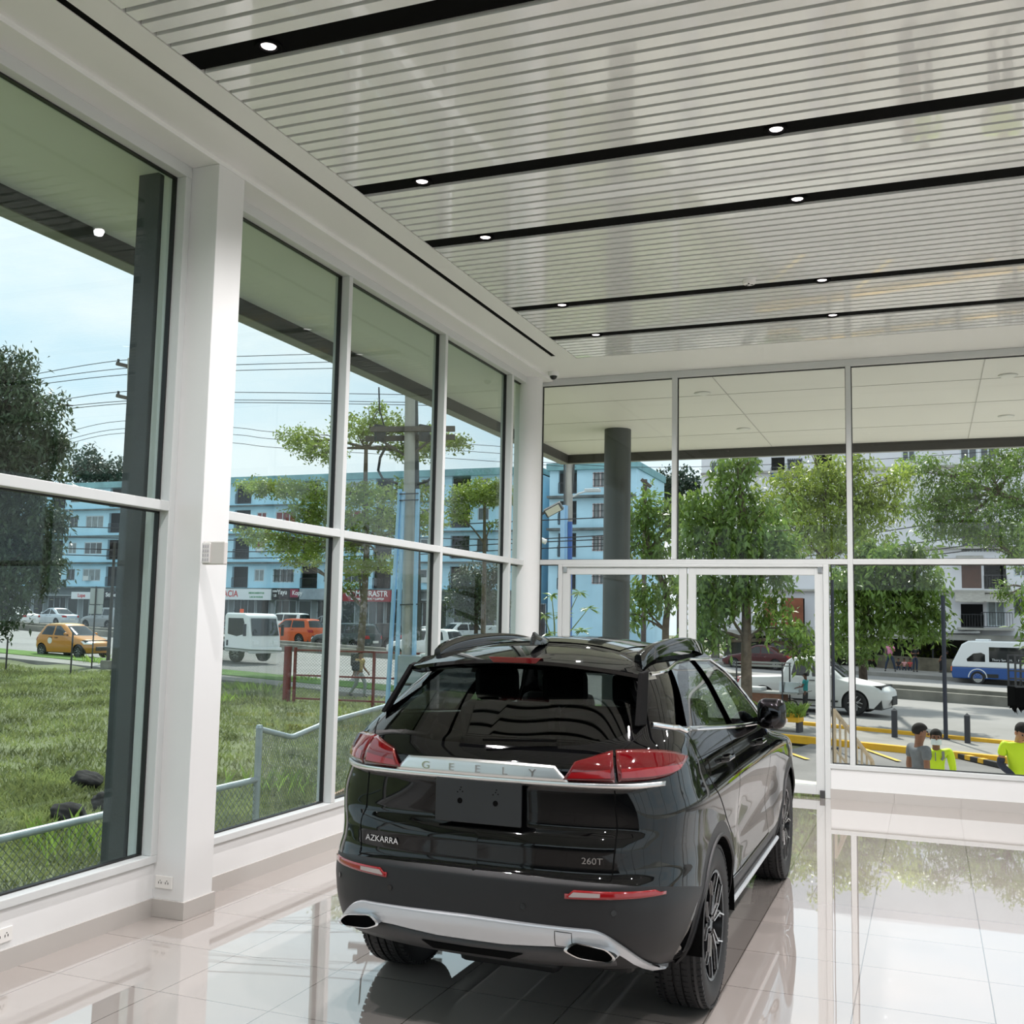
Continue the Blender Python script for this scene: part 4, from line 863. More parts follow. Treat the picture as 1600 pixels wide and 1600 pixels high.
chainlink(t, lambda s, q: Vector((0, yA+(yB-yA)*s, -1.05+(upz(yA+(yB-yA)*s)+1.05)*q)), 110, 26)
chainlink(t, lambda s, q: Vector((0, 1.0+8.43*s, -1.08+(.03+1.08)*q)), 120, 16)
MB().bar((0,9.0,-.55),(-.1,12.5,-.25),.05,.05).build('loose_board', mat('weathered_board', srgb(176,140,116), .8), t)
# far fence along the walk, red gate frame
M_redp = mat('rust_red_paint', srgb(112,40,36), .55, var=.2, vscale=6)
gA, gB = onG(453,1096), onG(620,1108)
t = thing('gate', 'rust red metal gate frame with chain link at the lawn edge', 'gate', gA); d = gB-gA; d.z = 0; L = d.length; e_ = d/L; q_ = lambda s, z: e_*s+Vector((0,0,z))
MB().bar(q_(-.12,-.1), q_(-.12,1.62), .20,.12).build('gate_post', M_redp, t); MB().bar(q_(.12,-.1), q_(.12,1.6), .07,.07).build('gate_post', M_redp, t)
for s in (.42*L, .78*L): MB().bar(q_(s*.5 if False else s,-.1), q_(s,1.52), .07,.07).build('gate_upright', M_redp, t)
for z in (.10,.78,1.52): MB().bar(q_(.12,z), q_(L*1.35,z), .05,.05).build('gate_rail', M_redp, t)
MB().bar(q_(L*1.05,-.1), q_(L*1.05,1.52), .07,.07).build('gate_upright', M_redp, t)
chainlink(t, lambda s, q: q_(.15+s*(L*1.3), .12+1.4*q), 44, 16, .004)
t = thing('wire_fence', 'sagging chain link fence overgrown with creeper left of the red gate', 'fence', gA); fl = onG(345,1088)-gA
chainlink(t, lambda s, q: fl*s*1.25+Vector((0,0,.02+1.45*q)), 60, 18, .005)
MB().tube([Vector((0,0,1.48)), fl*.6+Vector((0,0,1.44)), fl*1.25+Vector((0,0,1.5))], .02, 6).build('top_wire', M_wire, t)
for i, (px_, py_, pt) in enumerate(((9,1047,995),(110,1055,988),(141,1045,930))):
    p = onG(px_, py_); dd = (p-Vector((0,0,CH))).dot(CF); q = at(px_+1, pt, dd)
    if i < 2:
        t = thing('fence_stake', ['thin dark fence stake at the left picture edge', 'thin dark fence stake in front of the yellow taxi'][i], 'fence stake', p, 0, 'thin fence stakes'); MB().cyl((0,0,-.1),(0,0,q.z-p.z),.03,8).build('stake', mat('dark_rusty_steel', srgb(62,58,56), .7), t, smooth=True)
p = onG(143,1044); dd = (p-Vector((0,0,CH))).dot(CF); s1 = at(150,940,dd); t = thing('road_sign', 'two blank grey road sign backs on a dark post above the taxi', 'road sign', p, YAW)
MB().cyl((0,0,-.1),(0,0,s1.z-p.z+.6),.03,8).build('post', mat('dark_rusty_steel'), t, smooth=True)
MB().box(-.24,.30,.03,.05,s1.z-p.z-.1,s1.z-p.z+.52).build('sign_panel', mat('sign_back', srgb(176,180,182), .5), t, bevel=.02); MB().box(-.26,.28,.03,.05,s1.z-p.z-.48,s1.z-p.z-.14).build('sign_panel', mat('sign_back'), t, bevel=.02)
p = onG(168,1046); dd = (p-Vector((0,0,CH))).dot(CF); s1 = at(172,845,dd); t = thing('lamp_post', 'slim dark lamp post rising in front of the taxi bonnet', 'lamp post', p)
MB().tube([(0,0,.3),(0,0,s1.z-p.z)], [.075,.05], 10).build('shaft', mat('dark_rusty_steel'), t, smooth=True); MB().box(-.2,.2,-.2,.2,-.1,.35).build('footing', M_med, t, bevel=.02)
# boulders in the grass
def rock(px_, py_, r, lab, seed):
    p = onG(px_, py_); bm = bmesh.new(); bmesh.ops.create_icosphere(bm, subdivisions=4, radius=1); rn = random.Random(seed); ph = [rn.uniform(0,6) for _ in range(6)]
    for v in bm.verts:
        c = v.co; f = 1+.13*math.sin(c.x*3+ph[0])*math.sin(c.y*3+ph[1])+.09*math.sin(c.z*6+ph[2]+c.x*4)+.05*math.sin(c.y*11+ph[3])*math.sin(c.z*9+ph[4]); v.co = Vector((c.x*r*1.15*f, c.y*r*f, c.z*r*.8*f))
    me = bpy.data.meshes.new('boulder'); bm.to_mesh(me); bm.free(); me.materials.append(mat('dark_volcanic_rock', srgb(46,42,42), .95, var=.4, vscale=5, bump=.6, bscale=9)); me.polygons.foreach_set('use_smooth', [True]*len(me.polygons))
    o = bpy.data.objects.new('boulder', me); COL.objects.link(o); o.location = p+Vector((0,0,r*.45)); tag(o, lab, 'boulder', 'boulders on the lawn')
rock(135,1230,.20,'dark rough boulder, upper one left of the dark outside column',1); rock(104,1285,.20,'dark rough boulder, lowest one nearest the galvanised rail',2); rock(163,1262,.17,'dark rough boulder half hidden by the dark outside column',3)
# ================================================================ street vehicles
M_dglass = mat('dark_car_glass', (.012,.014,.015), .04, spec=.6); M_trim = mat('car_black_trim', (.02,.02,.02), .5); M_lampc = mat('headlamp_clear', (.80,.82,.83), .3); M_lampr = mat('street_tail_lamp', (.35,.01,.01), .15); M_alloy = mat('grey_alloy', (.42,.43,.44), .35, .8)
WF = [(.2,.93),(.5,.985),(.75,1.0),(.95,.965),(1.0,.945),(1.38,.80),(1.48,.755)]
KIND = dict(
 hatch=dict(L=3.6,W=1.6,H=1.48,wb=2.38,R=.29,yr=[(.2,.12),(.5,0),(.85,.03),(.97,.10),(1.38,.42),(1.48,.62)],yf=[(.2,-.12),(.45,0),(.66,-.05),(.84,-.38),(.93,-.72),(.99,-.98),(1.38,-1.62),(1.48,-1.85)]),
 sedan=dict(L=4.5,W=1.72,H=1.45,wb=2.62,R=.31,yr=[(.2,.12),(.5,0),(.86,.03),(.95,.12),(1.0,.62),(1.04,.82),(1.38,1.38),(1.46,1.62)],yf=[(.2,-.12),(.45,0),(.66,-.06),(.80,-.40),(.90,-.95),(.96,-1.25),(1.38,-1.95),(1.46,-2.2)]),
 suv=dict(L=4.6,W=1.85,H=1.70,wb=2.67,R=.36,yr=[(.2,.14),(.5,0),(.85,.04),(.97,.09),(1.38,.38),(1.48,.56)],yf=[(.2,-.12),(.45,0),(.68,-.04),(.84,-.35),(.92,-.85),(.98,-1.20),(1.38,-1.85),(1.48,-2.1)]),
 van=dict(L=4.6,W=1.75,H=1.85,wb=2.7,R=.32,yr=[(.2,.10),(.5,0),(.95,.03),(1.38,.12),(1.48,.26)],yf=[(.2,-.1),(.45,0),(.68,-.04),(.84,-.40),(.96,-.85),(1.38,-1.55),(1.48,-1.8)]),
 pickup=dict(L=5.25,W=1.84,H=1.80,wb=3.08,R=.39,yr=[(.2,.14),(.45,.02),(.86,0),(.905,.05),(.93,1.62),(1.38,1.82),(1.48,2.02)],yf=[(.2,-.2),(.45,0),(.66,-.03),(.80,-.30),(.88,-.95),(.94,-1.35),(1.38,-2.05),(1.48,-2.3)]))
def gcar(name, label, kind, paint, loc, rz, cat='car', group=None, roof=None, parts_only=None):
    K = KIND[kind]; L, Wd, H = K['L'], K['W'], K['H']; zs_ = H/1.48; h = Wd/2; y0, y1 = -L/2, L/2
    con = [(0,y0),(h*.55,y0+.02),(h*.85,y0+.12),(h*.97,y0+.38),(h,y0+.8),(h,0),(h,y1-.9),(h*.96,y1-.45),(h*.82,y1-.15),(h*.5,y1-.02),(0,y1)]
    tb = lambda p: smooth_tab([(z*zs_, v) for z, v in p], .015)
    ywr = tb([(z, y0+v) for z, v in K['yr']]); ywf = tb([(z, y1+v) for z, v in K['yf']])
    s = Shell(con, tb(WF), ywr, ywf, None, kr=2.2, kf=2.9)
    ts = np.r_[np.arange(0, s.T-.03, .06), s.T]; zz = np.r_[np.linspace(.24, .84*zs_, 13), np.linspace(.84*zs_, 1.0*zs_, 7)[1:], np.linspace(1.0*zs_, 1.47*zs_, 10)[1:]]; zt = zz[-1]
    ax = (-K['wb']/2, K['wb']/2); R = K['R']; reg = []
    for a in ax: reg.append(('hole', s.poly([(a-R-.05,.15)]+arc(a,R,R+.05,PI,0,12)+[(a+R+.05,.15)], 'side')))
    b, tp = 1.0*zs_, 1.40*zs_
    tt = np.linspace(0, s.T, 400)
    def yr_s(z): return float(ywr(np.array([z])))
    def yf_s(z): return float(ywf(np.array([z])))
    rb, rt, fb, ft = yr_s(b)+.35, yr_s(tp)+.22, yf_s(b)-.28, yf_s(tp)-.18; mid = (rb+fb)/2-.05
    reg.append(('rear_side_window', s.poly(roundpoly([(rb+.05,b),(mid-.04,b-.02),(mid-.04,tp),(rt+.06,tp-.02)], .04), 'side'))); reg.append(('front_side_window', s.poly(roundpoly([(mid+.04,b-.02),(fb,b-.03),(ft-.10,tp),(mid+.04,tp)], .04), 'side')))
    ww = h*.80
    reg.append(('rear_window', s.poly([(-.0005,tp+.02*zs_),(ww*.78,tp),(ww*.98,b+.02),(-.0005,b)], 'rear', .04)))
    tA, tB = s.inv(ww*.98, b-.0, 'front'), s.inv(ww*.76, tp, 'front'); reg.append(('windscreen', np.array([(tA,b-.01),(s.T+.01,b-.02),(s.T+.01,tp+.01),(tB,tp)])))
    root = thing(name, label, cat, loc, rz, group)
    pr = shell_parts(s, ts, zz, reg, None, root, default='body_shell')
    for nm, d in pr.items(): emit_part(nm, d, paint if nm == 'body_shell' else M_dglass, root)
    e = s.P(ts, np.full_like(ts, zt)); c = np.stack([np.zeros(len(ts)), np.clip(e[:,1], e[:,1].min()+.35, e[:,1].max()-.35), e[:,2]], -1); rows = []
    for q in np.linspace(0, 1, 7): p = e*(1-q)+c*q; p[:,2] += .05*(1-(1-q)**2); rows.append(p)
    P = np.vstack(rows); m = len(ts); f = np.array([(r*m+i, r*m+i+1, (r+1)*m+i+1, (r+1)*m+i) for r in range(6) for i in range(m-1)]); P, f, _ = mirror_weld(P, f, P.copy())
    npmesh('roof', P, f, roof or paint, root, smooth=True)
    MB().box(-h*.86,h*.86,y0+.25,y1-.25,.2,.8*zs_).build('underbody', M_trim, root)
    for sx in (-1, 1):
        for a in ax: wheel(root, (sx*(h-.12), a, R), R, R*.66, .2, sx, 5, simple=True, rimmat=M_trim, cut=M_alloy)
    for z0, z1, nm, mt, md in ((.62,.74,'headlamp',M_lampc,'front'),(.72,.88,'tail_lamp',M_lampr,'rear')):
        a = [(s.inv(x, z0*zs_, md), z0*zs_) for x in np.linspace(h*.55, h*.90, 6)]; b2 = [(s.inv(x, z1*zs_, md), z1*zs_) for x in np.linspace(h*.60, h*.92, 6)]
        if md == 'front': a, b2 = a[::-1], b2[::-1]
        emit_part(nm, patch(s, a, b2, 3, .012), mt, root)
    MB().box(-h*.38,h*.38,y1-.04,y1+.012,.34,.52*zs_).build('grille', M_trim, root, bevel=.02); MB().box(-.26,.26,y0-.012,y0+.02,.5*zs_,.5*zs_+.14).build('number_plate', mat('street_plate', srgb(205,205,200), .5), root)
    for sx in (-1, 1):
        p = s.P(np.array([s.inv(fb-.12, b, 'side')]), np.array([b]))[0]; MB().ball((sx*(p[0]+.08), p[1], b+.05), .10,.06,.07,10,6).build('wing_mirror', paint, root, smooth='all')
        for yy in (mid-.15, fb-.75): q = s.P(np.array([s.inv(yy, .88*zs_, 'side')]), np.array([.88*zs_]))[0]; MB().bar((sx*(q[0]+.012), yy-.09, .88*zs_),(sx*(q[0]+.012), yy+.09, .88*zs_),.03,.025).build('door_handle', M_trim, root)
    return root
HR = math.atan2(-RE.x, RE.y); HL = HR+PI          # driving right / driving left as seen from the showroom
def road_at(px_, d, dz=0.): p = at(px_, 900, d); return Vector((p.x, p.y, gz(p.x)+dz))
C_ = lambda nm, r, g, b, ro=.25, me=0.: mat(nm, srgb(r,g,b), ro, me, var=.0)
gcar('taxi', 'orange yellow hatchback taxi on the road behind the dark outside column', 'hatch', C_('taxi_yellow',190,128,52), road_at(122, 48), HR+.06, 'taxi', None, C_('taxi_roof',226,190,120))
tx = bpy.data.objects['taxi']; MB().lathe([(0,0),(.14,0),(.14,.004),(0,.004)], 18, axis='X').build('door_emblem', mat('white_emblem', srgb(220,220,216), .5), tx).location = (.80, -.62, .74)
gcar('sedan', 'silver sedan parked before the shops above the taxi', 'sedan', C_('silver_paint',196,204,210,.25,.3), road_at(90, 88), HL)
gcar('car', 'dark silver crossover parked before the shops beside the silver sedan', 'suv', C_('dark_silver',146,150,152,.25,.3), road_at(170, 84), HL)
gcar('sedan', 'white car half hidden by the dark tree at the far left', 'sedan', C_('white_paint',226,229,232), road_at(28, 84), HL)
gcar('car', 'orange red SUV driving left behind the white truck', 'suv', C_('orange_red_paint',204,92,46), road_at(462, 72), HL)
gcar('car', 'dark grey green SUV driving left behind the umbrella tree trunk', 'suv', C_('grey_green_paint',58,66,68), road_at(544, 64.5), HL)
gcar('car', 'black SUV just behind the dark grey green SUV', 'suv', C_('black_paint',26,27,29), road_at(598, 69), HL)
gcar('van', 'white van parked before the shops behind the orange SUV', 'van', C_('white_paint',226,229,232), road_at(449, 88), HL)
gcar('pickup_truck', 'grey pickup parked before the shops right of the white van', 'pickup', C_('mid_grey_paint',128,132,134), road_at(516, 88, 0), HL)
gcar('sedan', 'white sedan parked far behind the utility pole', 'sedan', C_('white_paint',226,229,232), road_at(668, 78), HL)
gcar('car', 'white hatchback right behind the meter boxes of the utility pole', 'suv', C_('white_paint',226,229,232), road_at(668, 58.5), HL)
gcar('car', 'white SUV parked right of the white sedan', 'suv', C_('white_paint',226,229,232), road_at(716, 86), HL+1.2)
gcar('sedan', 'white car beside the grey kiosk near the corner column', 'sedan', C_('white_paint',226,229,232), road_at(768, 70), HL)
gcar('sedan', 'maroon sedan parked behind the white pickup', 'sedan', C_('maroon_paint',74,24,28), road_at(1185, 66), HL); gcar('van', 'black van parked beyond the road behind the white pickup cab', 'van', C_('black_paint',26,27,29), road_at(1232, 70), HL)
pk_ = gcar('pickup_truck', 'white double cab pickup driving past on the near lane', 'pickup', C_('white_paint',226,229,232), road_at(1272, 36.6), HR, 'pickup truck')
for s in (-1, 1): MB().bar((s*.95,-1.2,.42),(s*.95,1.0,.42),.12,.05).build('side_step', M_trim, pk_)
MB().tube([(-.70,-.75,1.05),(-.66,-.75,1.62),(.66,-.75,1.62),(.70,-.75,1.05)], .04, 8).build('roll_bar', M_trim, pk_, smooth=True)
# white flatbed truck
t = thing('truck', 'white cab-over flatbed truck on the near road, left of the red gate', 'truck', road_at(331, 50.5), HR); M_tw = C_('truck_white',228,230,231)
k = MB(); prof = [(2.05,.48),(3.62,.48),(3.70,.75),(3.68,1.15),(3.45,2.12),(3.25,2.22),(2.10,2.24),(2.02,2.1)]; k.prism(prof, -.98,.98, 'YZ'); k.build('cab', M_tw, t, bevel=.09, seg=3)
for s in (-1,1):
    k = MB(); k.prism([(2.28,1.28),(2.85,1.18),(3.38,1.30),(3.30,1.80),(3.22,2.0),(2.28,2.0)], s*.975, s*.992, 'YZ'); k.build('door_window', M_dglass, t, bevel=.01); MB().box(*sorted((s*.98,s*1.0)),2.22,2.32,.75,1.0).build('door_handle', M_trim, t)
    MB().tube([(s*.98,3.4,1.7),(s*1.2,3.55,1.7),(s*1.2,3.55,1.35)], .02, 6).build('mirror_arm', M_trim, t); MB().box(s*1.2-.09,s*1.2+.09,3.53,3.58,1.2,1.75).build('mirror', M_trim, t, bevel=.02)
k = MB(); k.add([(-.85,3.70,1.22),(.85,3.70,1.22),(.80,3.515,2.0),(-.80,3.515,2.0)], [(0,1,2,3)]); k.build('windscreen', M_dglass, t); MB().box(-1.0,1.0,3.6,3.78,.42,.68).build('bumper', M_tw, t, bevel=.04)
for s in (-1,1): MB().box(s*.62-.16,s*.62+.16,3.69,3.73,.80,.98).build('headlamp', M_lampc, t, bevel=.02)
MB().box(-1.05,1.05,-2.6,1.9,.78,.92).build('flatbed', M_trim, t); MB().box(-.4,.4,-2.5,3.4,.5,.78).build('chassis', M_trim, t)
for i in range(5): MB().box(-1.05,-1.0,-2.6,1.9,1.0+i*.2,1.08+i*.2).box(1.0,1.05,-2.6,1.9,1.0+i*.2,1.08+i*.2).build('stake_side', C_('bed_grey',150,140,130), t)
MB().cyl((.3,2.4,2.24),(.3,2.4,2.42),.09,12).build('beacon', mat('orange_beacon', srgb(214,84,40), .3), t, smooth=True)
for s in (-1,1):
    for y in (-1.5, 2.75): wheel(t, (s*.84, y, .40), .40, .25, .24, s, 5, simple=True, rimmat=M_trim, cut=M_alloy)
# bus
t = thing('bus', 'white and blue minibus driving left at the right edge of the road', 'bus', Vector((0,0,0)), HL); p = at(1488, 900, 60.5); bl = 6.9
nose = Vector((p.x, p.y, gz(p.x))); ctr = nose + RE*(bl/2); t.location = (ctr.x, ctr.y, gz(ctr.x)); M_bw = C_('bus_white',232,234,236); M_bb = C_('bus_blue',44,84,150)
y1 = bl/2; pro = [(-y1,.34),(y1-.05,.34),(y1,.6),(y1-.02,1.15),(y1-.55,2.22),(y1-.9,2.42),(-y1+.1,2.42),(-y1,2.25)]
k = MB(); k.prism([(a,b) if b > .95 else (a,.95) for a,b in pro if b > .9 or True][3:]+[(-y1,.95),(y1,.95)], -1.0,1.0,'YZ'); k.build('upper_body', M_bw, t, bevel=.08, seg=3)
k = MB(); k.prism([(-y1,.34),(y1-.05,.34),(y1,.6),(y1-.01,.95),(-y1,.95)], -1.0,1.0,'YZ'); k.build('lower_body', M_bb, t, bevel=.05)
for s in (-1,1):
    a, b = sorted((s*.985, s*1.008)); MB().box(a,b,-y1+.25,y1-1.95,1.28,2.10).build('side_window', M_dglass, t, bevel=.02); k = MB(); k.prism([(y1-1.75,1.28),(y1-.82,1.28),(y1-.80,1.42),(y1-1.15,1.72),(y1-1.55,1.78),(y1-1.75,1.68)], a,b,'YZ'); k.build('door_window', M_dglass, t)
    MB().box(s*.92-.09,s*.92+.09,y1-.04,y1+.04,.72,.98).build('corner_lamp', mat('amber_lamp', srgb(206,110,70), .3), t, bevel=.02); MB().box(*sorted((s*.99,s*1.012)),y1-2.4,y1-1.6,.42,.62).build('side_vent', M_trim, t)
    wz = MB(); wz.tube([(s*1.003,y1-1.35+.47*math.cos(q),.40+.47*math.sin(q)) for q in np.linspace(0,PI,14)], .03, 6); wz.build('wheel_arch', M_bw, t)
    for y in (-y1+1.6, y1-1.35): wheel(t, (s*.90, y, .39), .39, .24, .22, s, 5, simple=True, rimmat=mat('bus_hub', (.6,.6,.6), .3, .8), cut=mat('bus_hub'))
k = MB(); k.add([(-.88,y1-.035,1.22),(.88,y1-.035,1.22),(.80,y1-.54,2.16),(-.80,y1-.54,2.16)], [(0,1,2,3)]); w_ = k.build('windscreen', M_dglass, t); w_.location = (0,.03,0)
MB().box(-.5,.5,y1-1.9,y1-1.2,2.42,2.52).build('roof_unit', M_bw, t, bevel=.04); MB().box(-.6,.6,-y1+1.0,-y1+2.2,2.42,2.56).build('roof_unit', M_bw, t, bevel=.04)
text('Thory San B.H. D. Magallon', .17, 'side_writing', M_bw, t, Matrix.Translation((1.012, y1-3.05, 1.40)) @ Matrix.Rotation(PI/2,4,'Z') @ Matrix.Rotation(PI/2,4,'X'), .002)
text('Thory San B.H. D. Magallon', .17, 'side_writing', M_bw, t, Matrix.Translation((-1.012, y1-3.05, 1.40)) @ Matrix.Rotation(-PI/2,4,'Z') @ Matrix.Rotation(PI/2,4,'X'), .002)
# ================================================================ buildings across the street
M_blue = mat('weathered_blue_wall', srgb(182,222,240), .85, var=.10, vscale=.35); M_bluedk = mat('stained_blue_ledge', srgb(130,172,184), .9, var=.35, vscale=.8); M_teal = mat('teal_parapet', srgb(122,166,172), .85, var=.22, vscale=.7)
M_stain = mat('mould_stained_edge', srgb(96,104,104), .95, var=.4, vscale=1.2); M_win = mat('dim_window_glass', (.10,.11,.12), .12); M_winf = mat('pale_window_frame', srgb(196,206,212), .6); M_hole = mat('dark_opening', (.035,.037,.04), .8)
M_iron = mat('dark_ironwork', (.04,.04,.045), .6); M_louv = mat('louvre_glass', srgb(132,140,142), .35, var=.2, vscale=3); M_redcur = mat('red_curtain', srgb(126,62,60), .8)
BY = 84.0
def bwin(root, x0, x1, z0, z1, y, glassm=None, bars=0, nx=2, frame=None, nm='window'):
    f = MB(); t = .09; fm = frame or M_winf
    f.box(x0,x1,y-.06,y+.05,z0,z0+t).box(x0,x1,y-.06,y+.05,z1-t,z1).box(x0,x0+t,y-.06,y+.05,z0+t,z1-t).box(x1-t,x1,y-.06,y+.05,z0+t,z1-t)
    for i in range(1, nx): xm = x0+(x1-x0)*i/nx; f.box(xm-.04,xm+.04,y-.06,y+.05,z0+t,z1-t)
    w = f.build(nm, fm, root); MB().box(x0+t,x1-t,y-.02,y+.02,z0+t,z1-t).build('pane', glassm or M_win, w)
    if bars:
        k = MB()
        for i in range(bars): xm = x0+(x1-x0)*(i+.5)/bars; k.box(xm-.018,xm+.018,y-.14,y-.11,z0,z1)
        for z in (z0+.1,(z0+z1)/2,z1-.1): k.box(x0,x1,y-.14,y-.11,z-.018,z+.018)
        k.build('window_bars', M_iron, w)
    return w
def railing(root, x0, x1, y, z0, h=.95, m=None, nm='balcony_railing'):
    k = MB(); k.box(x0,x1,y-.02,y+.02,z0+h-.05,z0+h).box(x0,x1,y-.02,y+.02,z0+.05,z0+.10); n_ = max(3, int((x1-x0)/.16))
    for i in range(n_+1): x = x0+(x1-x0)*i/n_; k.box(x-.014,x+.014,y-.014,y+.014,z0+.1,z0+h-.05)
    return k.build(nm, m or M_iron, root)
def facade(k, x0, x1, z0, z1, y, th, holes):
    """one wall face with rectangular openings cut out: horizontal bands between opening edges"""
    zs = sorted({z0, z1} | {v for h in holes for v in h[2:]}); 
    for a, b in zip(zs[:-1], zs[1:]):
        hs = sorted((h[0], h[1]) for h in holes if h[2] <= a+1e-6 and h[3] >= b-1e-6); x = x0
        for p, q in hs: 
            if p > x: k.box(x, p, y, y+th, a, b)
            x = max(x, q)
        if x < x1: k.box(x, x1, y, y+th, a, b)
ZR = [13.35, 10.75, 8.05, 5.35]; ZTOP = 14.75
bA = thing('apartment_building', 'long weathered blue apartment block above the row of shops', 'building', (0, BY, 0)); rng = random.Random(3)
x0, x1 = -104., -30.6; holes = []; wins = []; bal = []
x = x0+1.0; i = 0
while x < x1-7.0:
    for r, zc in enumerate(ZR):
        v = rng.random(); wins.append((x+.4, x+2.7, zc-.62, zc+.62, r, v)); bal.append((x+3.4, x+5.2, zc-1.15, zc+.85, r, rng.random())); wins.append((x+5.9, x+7.0, zc-.55, zc+.6, r, rng.random()))
    x += 7.6
nwin = len(wins); holes = [w[:4] for w in wins]+[b[:4] for b in bal]
k = MB(); facade(k, x0, x1, 4.15, ZTOP-.55, 0, .3, holes); k.box(x0,x0+.3,.3,11,-1,ZTOP-.5).box(x1-.3,x1,.3,11,-1,ZTOP-.5); k.build('wall', M_blue, bA)
MB().box(x0,x1,-.35,11,ZTOP-.6,ZTOP).build('parapet', M_teal, bA)
for z in [zz+1.22 for zz in ZR[1:]]+[4.12]: MB().box(x0,x1,-.55,.0,z-.10,z+.06).build('floor_ledge', M_bluedk, bA); MB().box(x0,x1,-.57,-.55,z-.12,z+.02).build('ledge_edge', M_stain, bA)
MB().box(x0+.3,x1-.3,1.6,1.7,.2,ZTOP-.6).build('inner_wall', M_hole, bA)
for a in wins: bwin(bA, *a[:4], .1, M_redcur if a[5] < .15 else (M_louv if a[5] < .5 else M_win), bars=5 if a[5] > .8 else 0, nx=2 if a[1]-a[0] < 1.5 else 3)
for b in bal: railing(bA, b[0], b[1], -.05, b[2], .95)
for a in wins[::5]: MB().box(a[0]+.4,a[0]+1.1,-.35,.08,a[2]+.05,a[2]+.5).build('air_conditioner', mat('ac_white', srgb(205,210,210), .5), bA)
# ground floor shopfronts
M_shopw = mat('shop_wall', srgb(150,158,160), .8, var=.12, vscale=.6); M_shopg = mat('shop_glass', (.07,.08,.09), .1); k = MB(); sh = []
x = x0+1
while x < x1-3: sh.append((x, x+2.4)); sh.append((x+2.6, x+4.0)); x += 4.6
facade(k, x0, x1, -1.0, 4.15, .5, .2, [(a,b,.9-.0255*0,3.1) if j % 2 == 0 else (a,b,-.3+.012*(-30-a),3.1) for j, (a,b) in enumerate(sh)]); k.build('shopfront_wall', M_shopw, bA)
for j, (a, b) in enumerate(sh):
    z0 = .9 if j % 2 == 0 else gz(a)+.05
    if j < 80: bwin(bA, a, b, max(z0,gz(a)+.05), 3.1, .55, M_shopg, bars=6 if rng.random() < .4 else 0, nx=3 if j % 2 == 0 else 1, nm='shop_window' if j % 2 == 0 else 'shop_door')
MB().box(x0,x1,-1.2,.5,3.18,3.30).build('shop_canopy', M_shopw, bA)
bB = thing('apartment_building', 'end blue apartment block with pale gable wall behind the round column', 'building', (0, BY, 0)); xb0, xb1 = -29.4, -21.9
hB = []
for zc in ZR: hB += [(-28.6,-27.0,zc-1.1,zc+.9), (-25.6,-24.3,zc-.62,zc+.62), (-23.9,-23.3,zc-.4,zc+.5)]
k = MB(); facade(k, xb0, xb1, -1, ZTOP-.4, -.8, .3, hB); k.box(xb1-.3,xb1,-.5,9,-1,ZTOP-.4).box(xb0,xb0+.3,-.5,9,-1,ZTOP-.4); k.build('wall', M_blue, bB); MB().box(xb0-.2,xb1+.15,-1.15,9,ZTOP-.55,ZTOP+.05).build('parapet', M_teal, bB)
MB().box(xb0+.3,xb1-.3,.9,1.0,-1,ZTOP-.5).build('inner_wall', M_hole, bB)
for z in [zz+1.22 for zz in ZR[1:]]: MB().box(xb0,xb1,-1.5,-.8,z-.14,z+.05).build('floor_ledge', M_stain, bB)
for zc in ZR: bwin(bB,-25.6,-24.3,zc-.62,zc+.62,-.75,M_louv,bars=4,nx=2,frame=mat('pink_frame', srgb(206,190,190), .6)); bwin(bB,-23.9,-23.3,zc-.4,zc+.5,-.75,M_win,nx=1); railing(bB,-28.6,-27.0,-.85,zc-1.1)
# link between the two blocks
MB().box(x1,xb0,3,9,-1,ZTOP-1).build('stair_link', mat('link_wall', srgb(150,190,206), .85, var=.15, vscale=.6), bA)
# shop signs
def sign(px0, px1, py0, py1, lab, col, lines, Y=BY-1.35):
    a, b = onY(px0, (py0+py1)/2, Y), onY(px1, (py0+py1)/2, Y); zt, zb = onY((px0+px1)/2, py0, Y).z, onY((px0+px1)/2, py1, Y).z
    t = thing('shop_sign', lab, 'shop sign', ((a.x+b.x)/2, Y, (zt+zb)/2)); w, h = (b.x-a.x), (zt-zb)
    MB().box(-w/2,w/2,-.06,.10,-h/2,h/2).build('sign_board', col, t)
    for body, fx, fz, size, m, sx in lines: text(body, size*h, 'lettering', m, t, Matrix.Translation((fx*w, -.065, fz*h)) @ Matrix.Rotation(PI/2,4,'X'), .008, sx=sx, bold=.012)
    return t
M_sw = mat('sign_white', srgb(226,230,232), .6); M_sr = mat('sign_red', srgb(196,44,48), .5); M_sk = mat('sign_dark', srgb(38,34,44), .5); M_sp = mat('sign_magenta', srgb(150,60,84), .5); M_sgrey = mat('sign_grey', srgb(150,162,170), .6, var=.15, vscale=2); M_stxt = mat('sign_lettering_white', srgb(238,238,238), .5); M_sgreen = mat('sign_green', srgb(90,150,110), .5)
sign(322,424,920,937,'long white pharmacy sign with red lettering above the white truck',M_sw,[('FARMACIA',-.235,.02,.82,M_sr,.86),('MEDICAMENTOS',.28,.12,.22,M_sgreen,1.),('LAS 24 HORAS',.28,-.24,.22,M_sgreen,1.)])
sign(426,467,919,936,'dark copy shop sign reading Yayu Kopy',M_sk,[('Yayu',-.12,.12,.62,M_stxt,.85),('COPIAS',-.40,.20,.22,M_stxt,.7),('6.32',-.40,-.20,.30,M_stxt,.7)]); t = [o for o in bpy.data.objects if o.name.startswith('shop_sign')][-1]
w_ = onY(467,928,BY-1.35).x-onY(426,928,BY-1.35).x
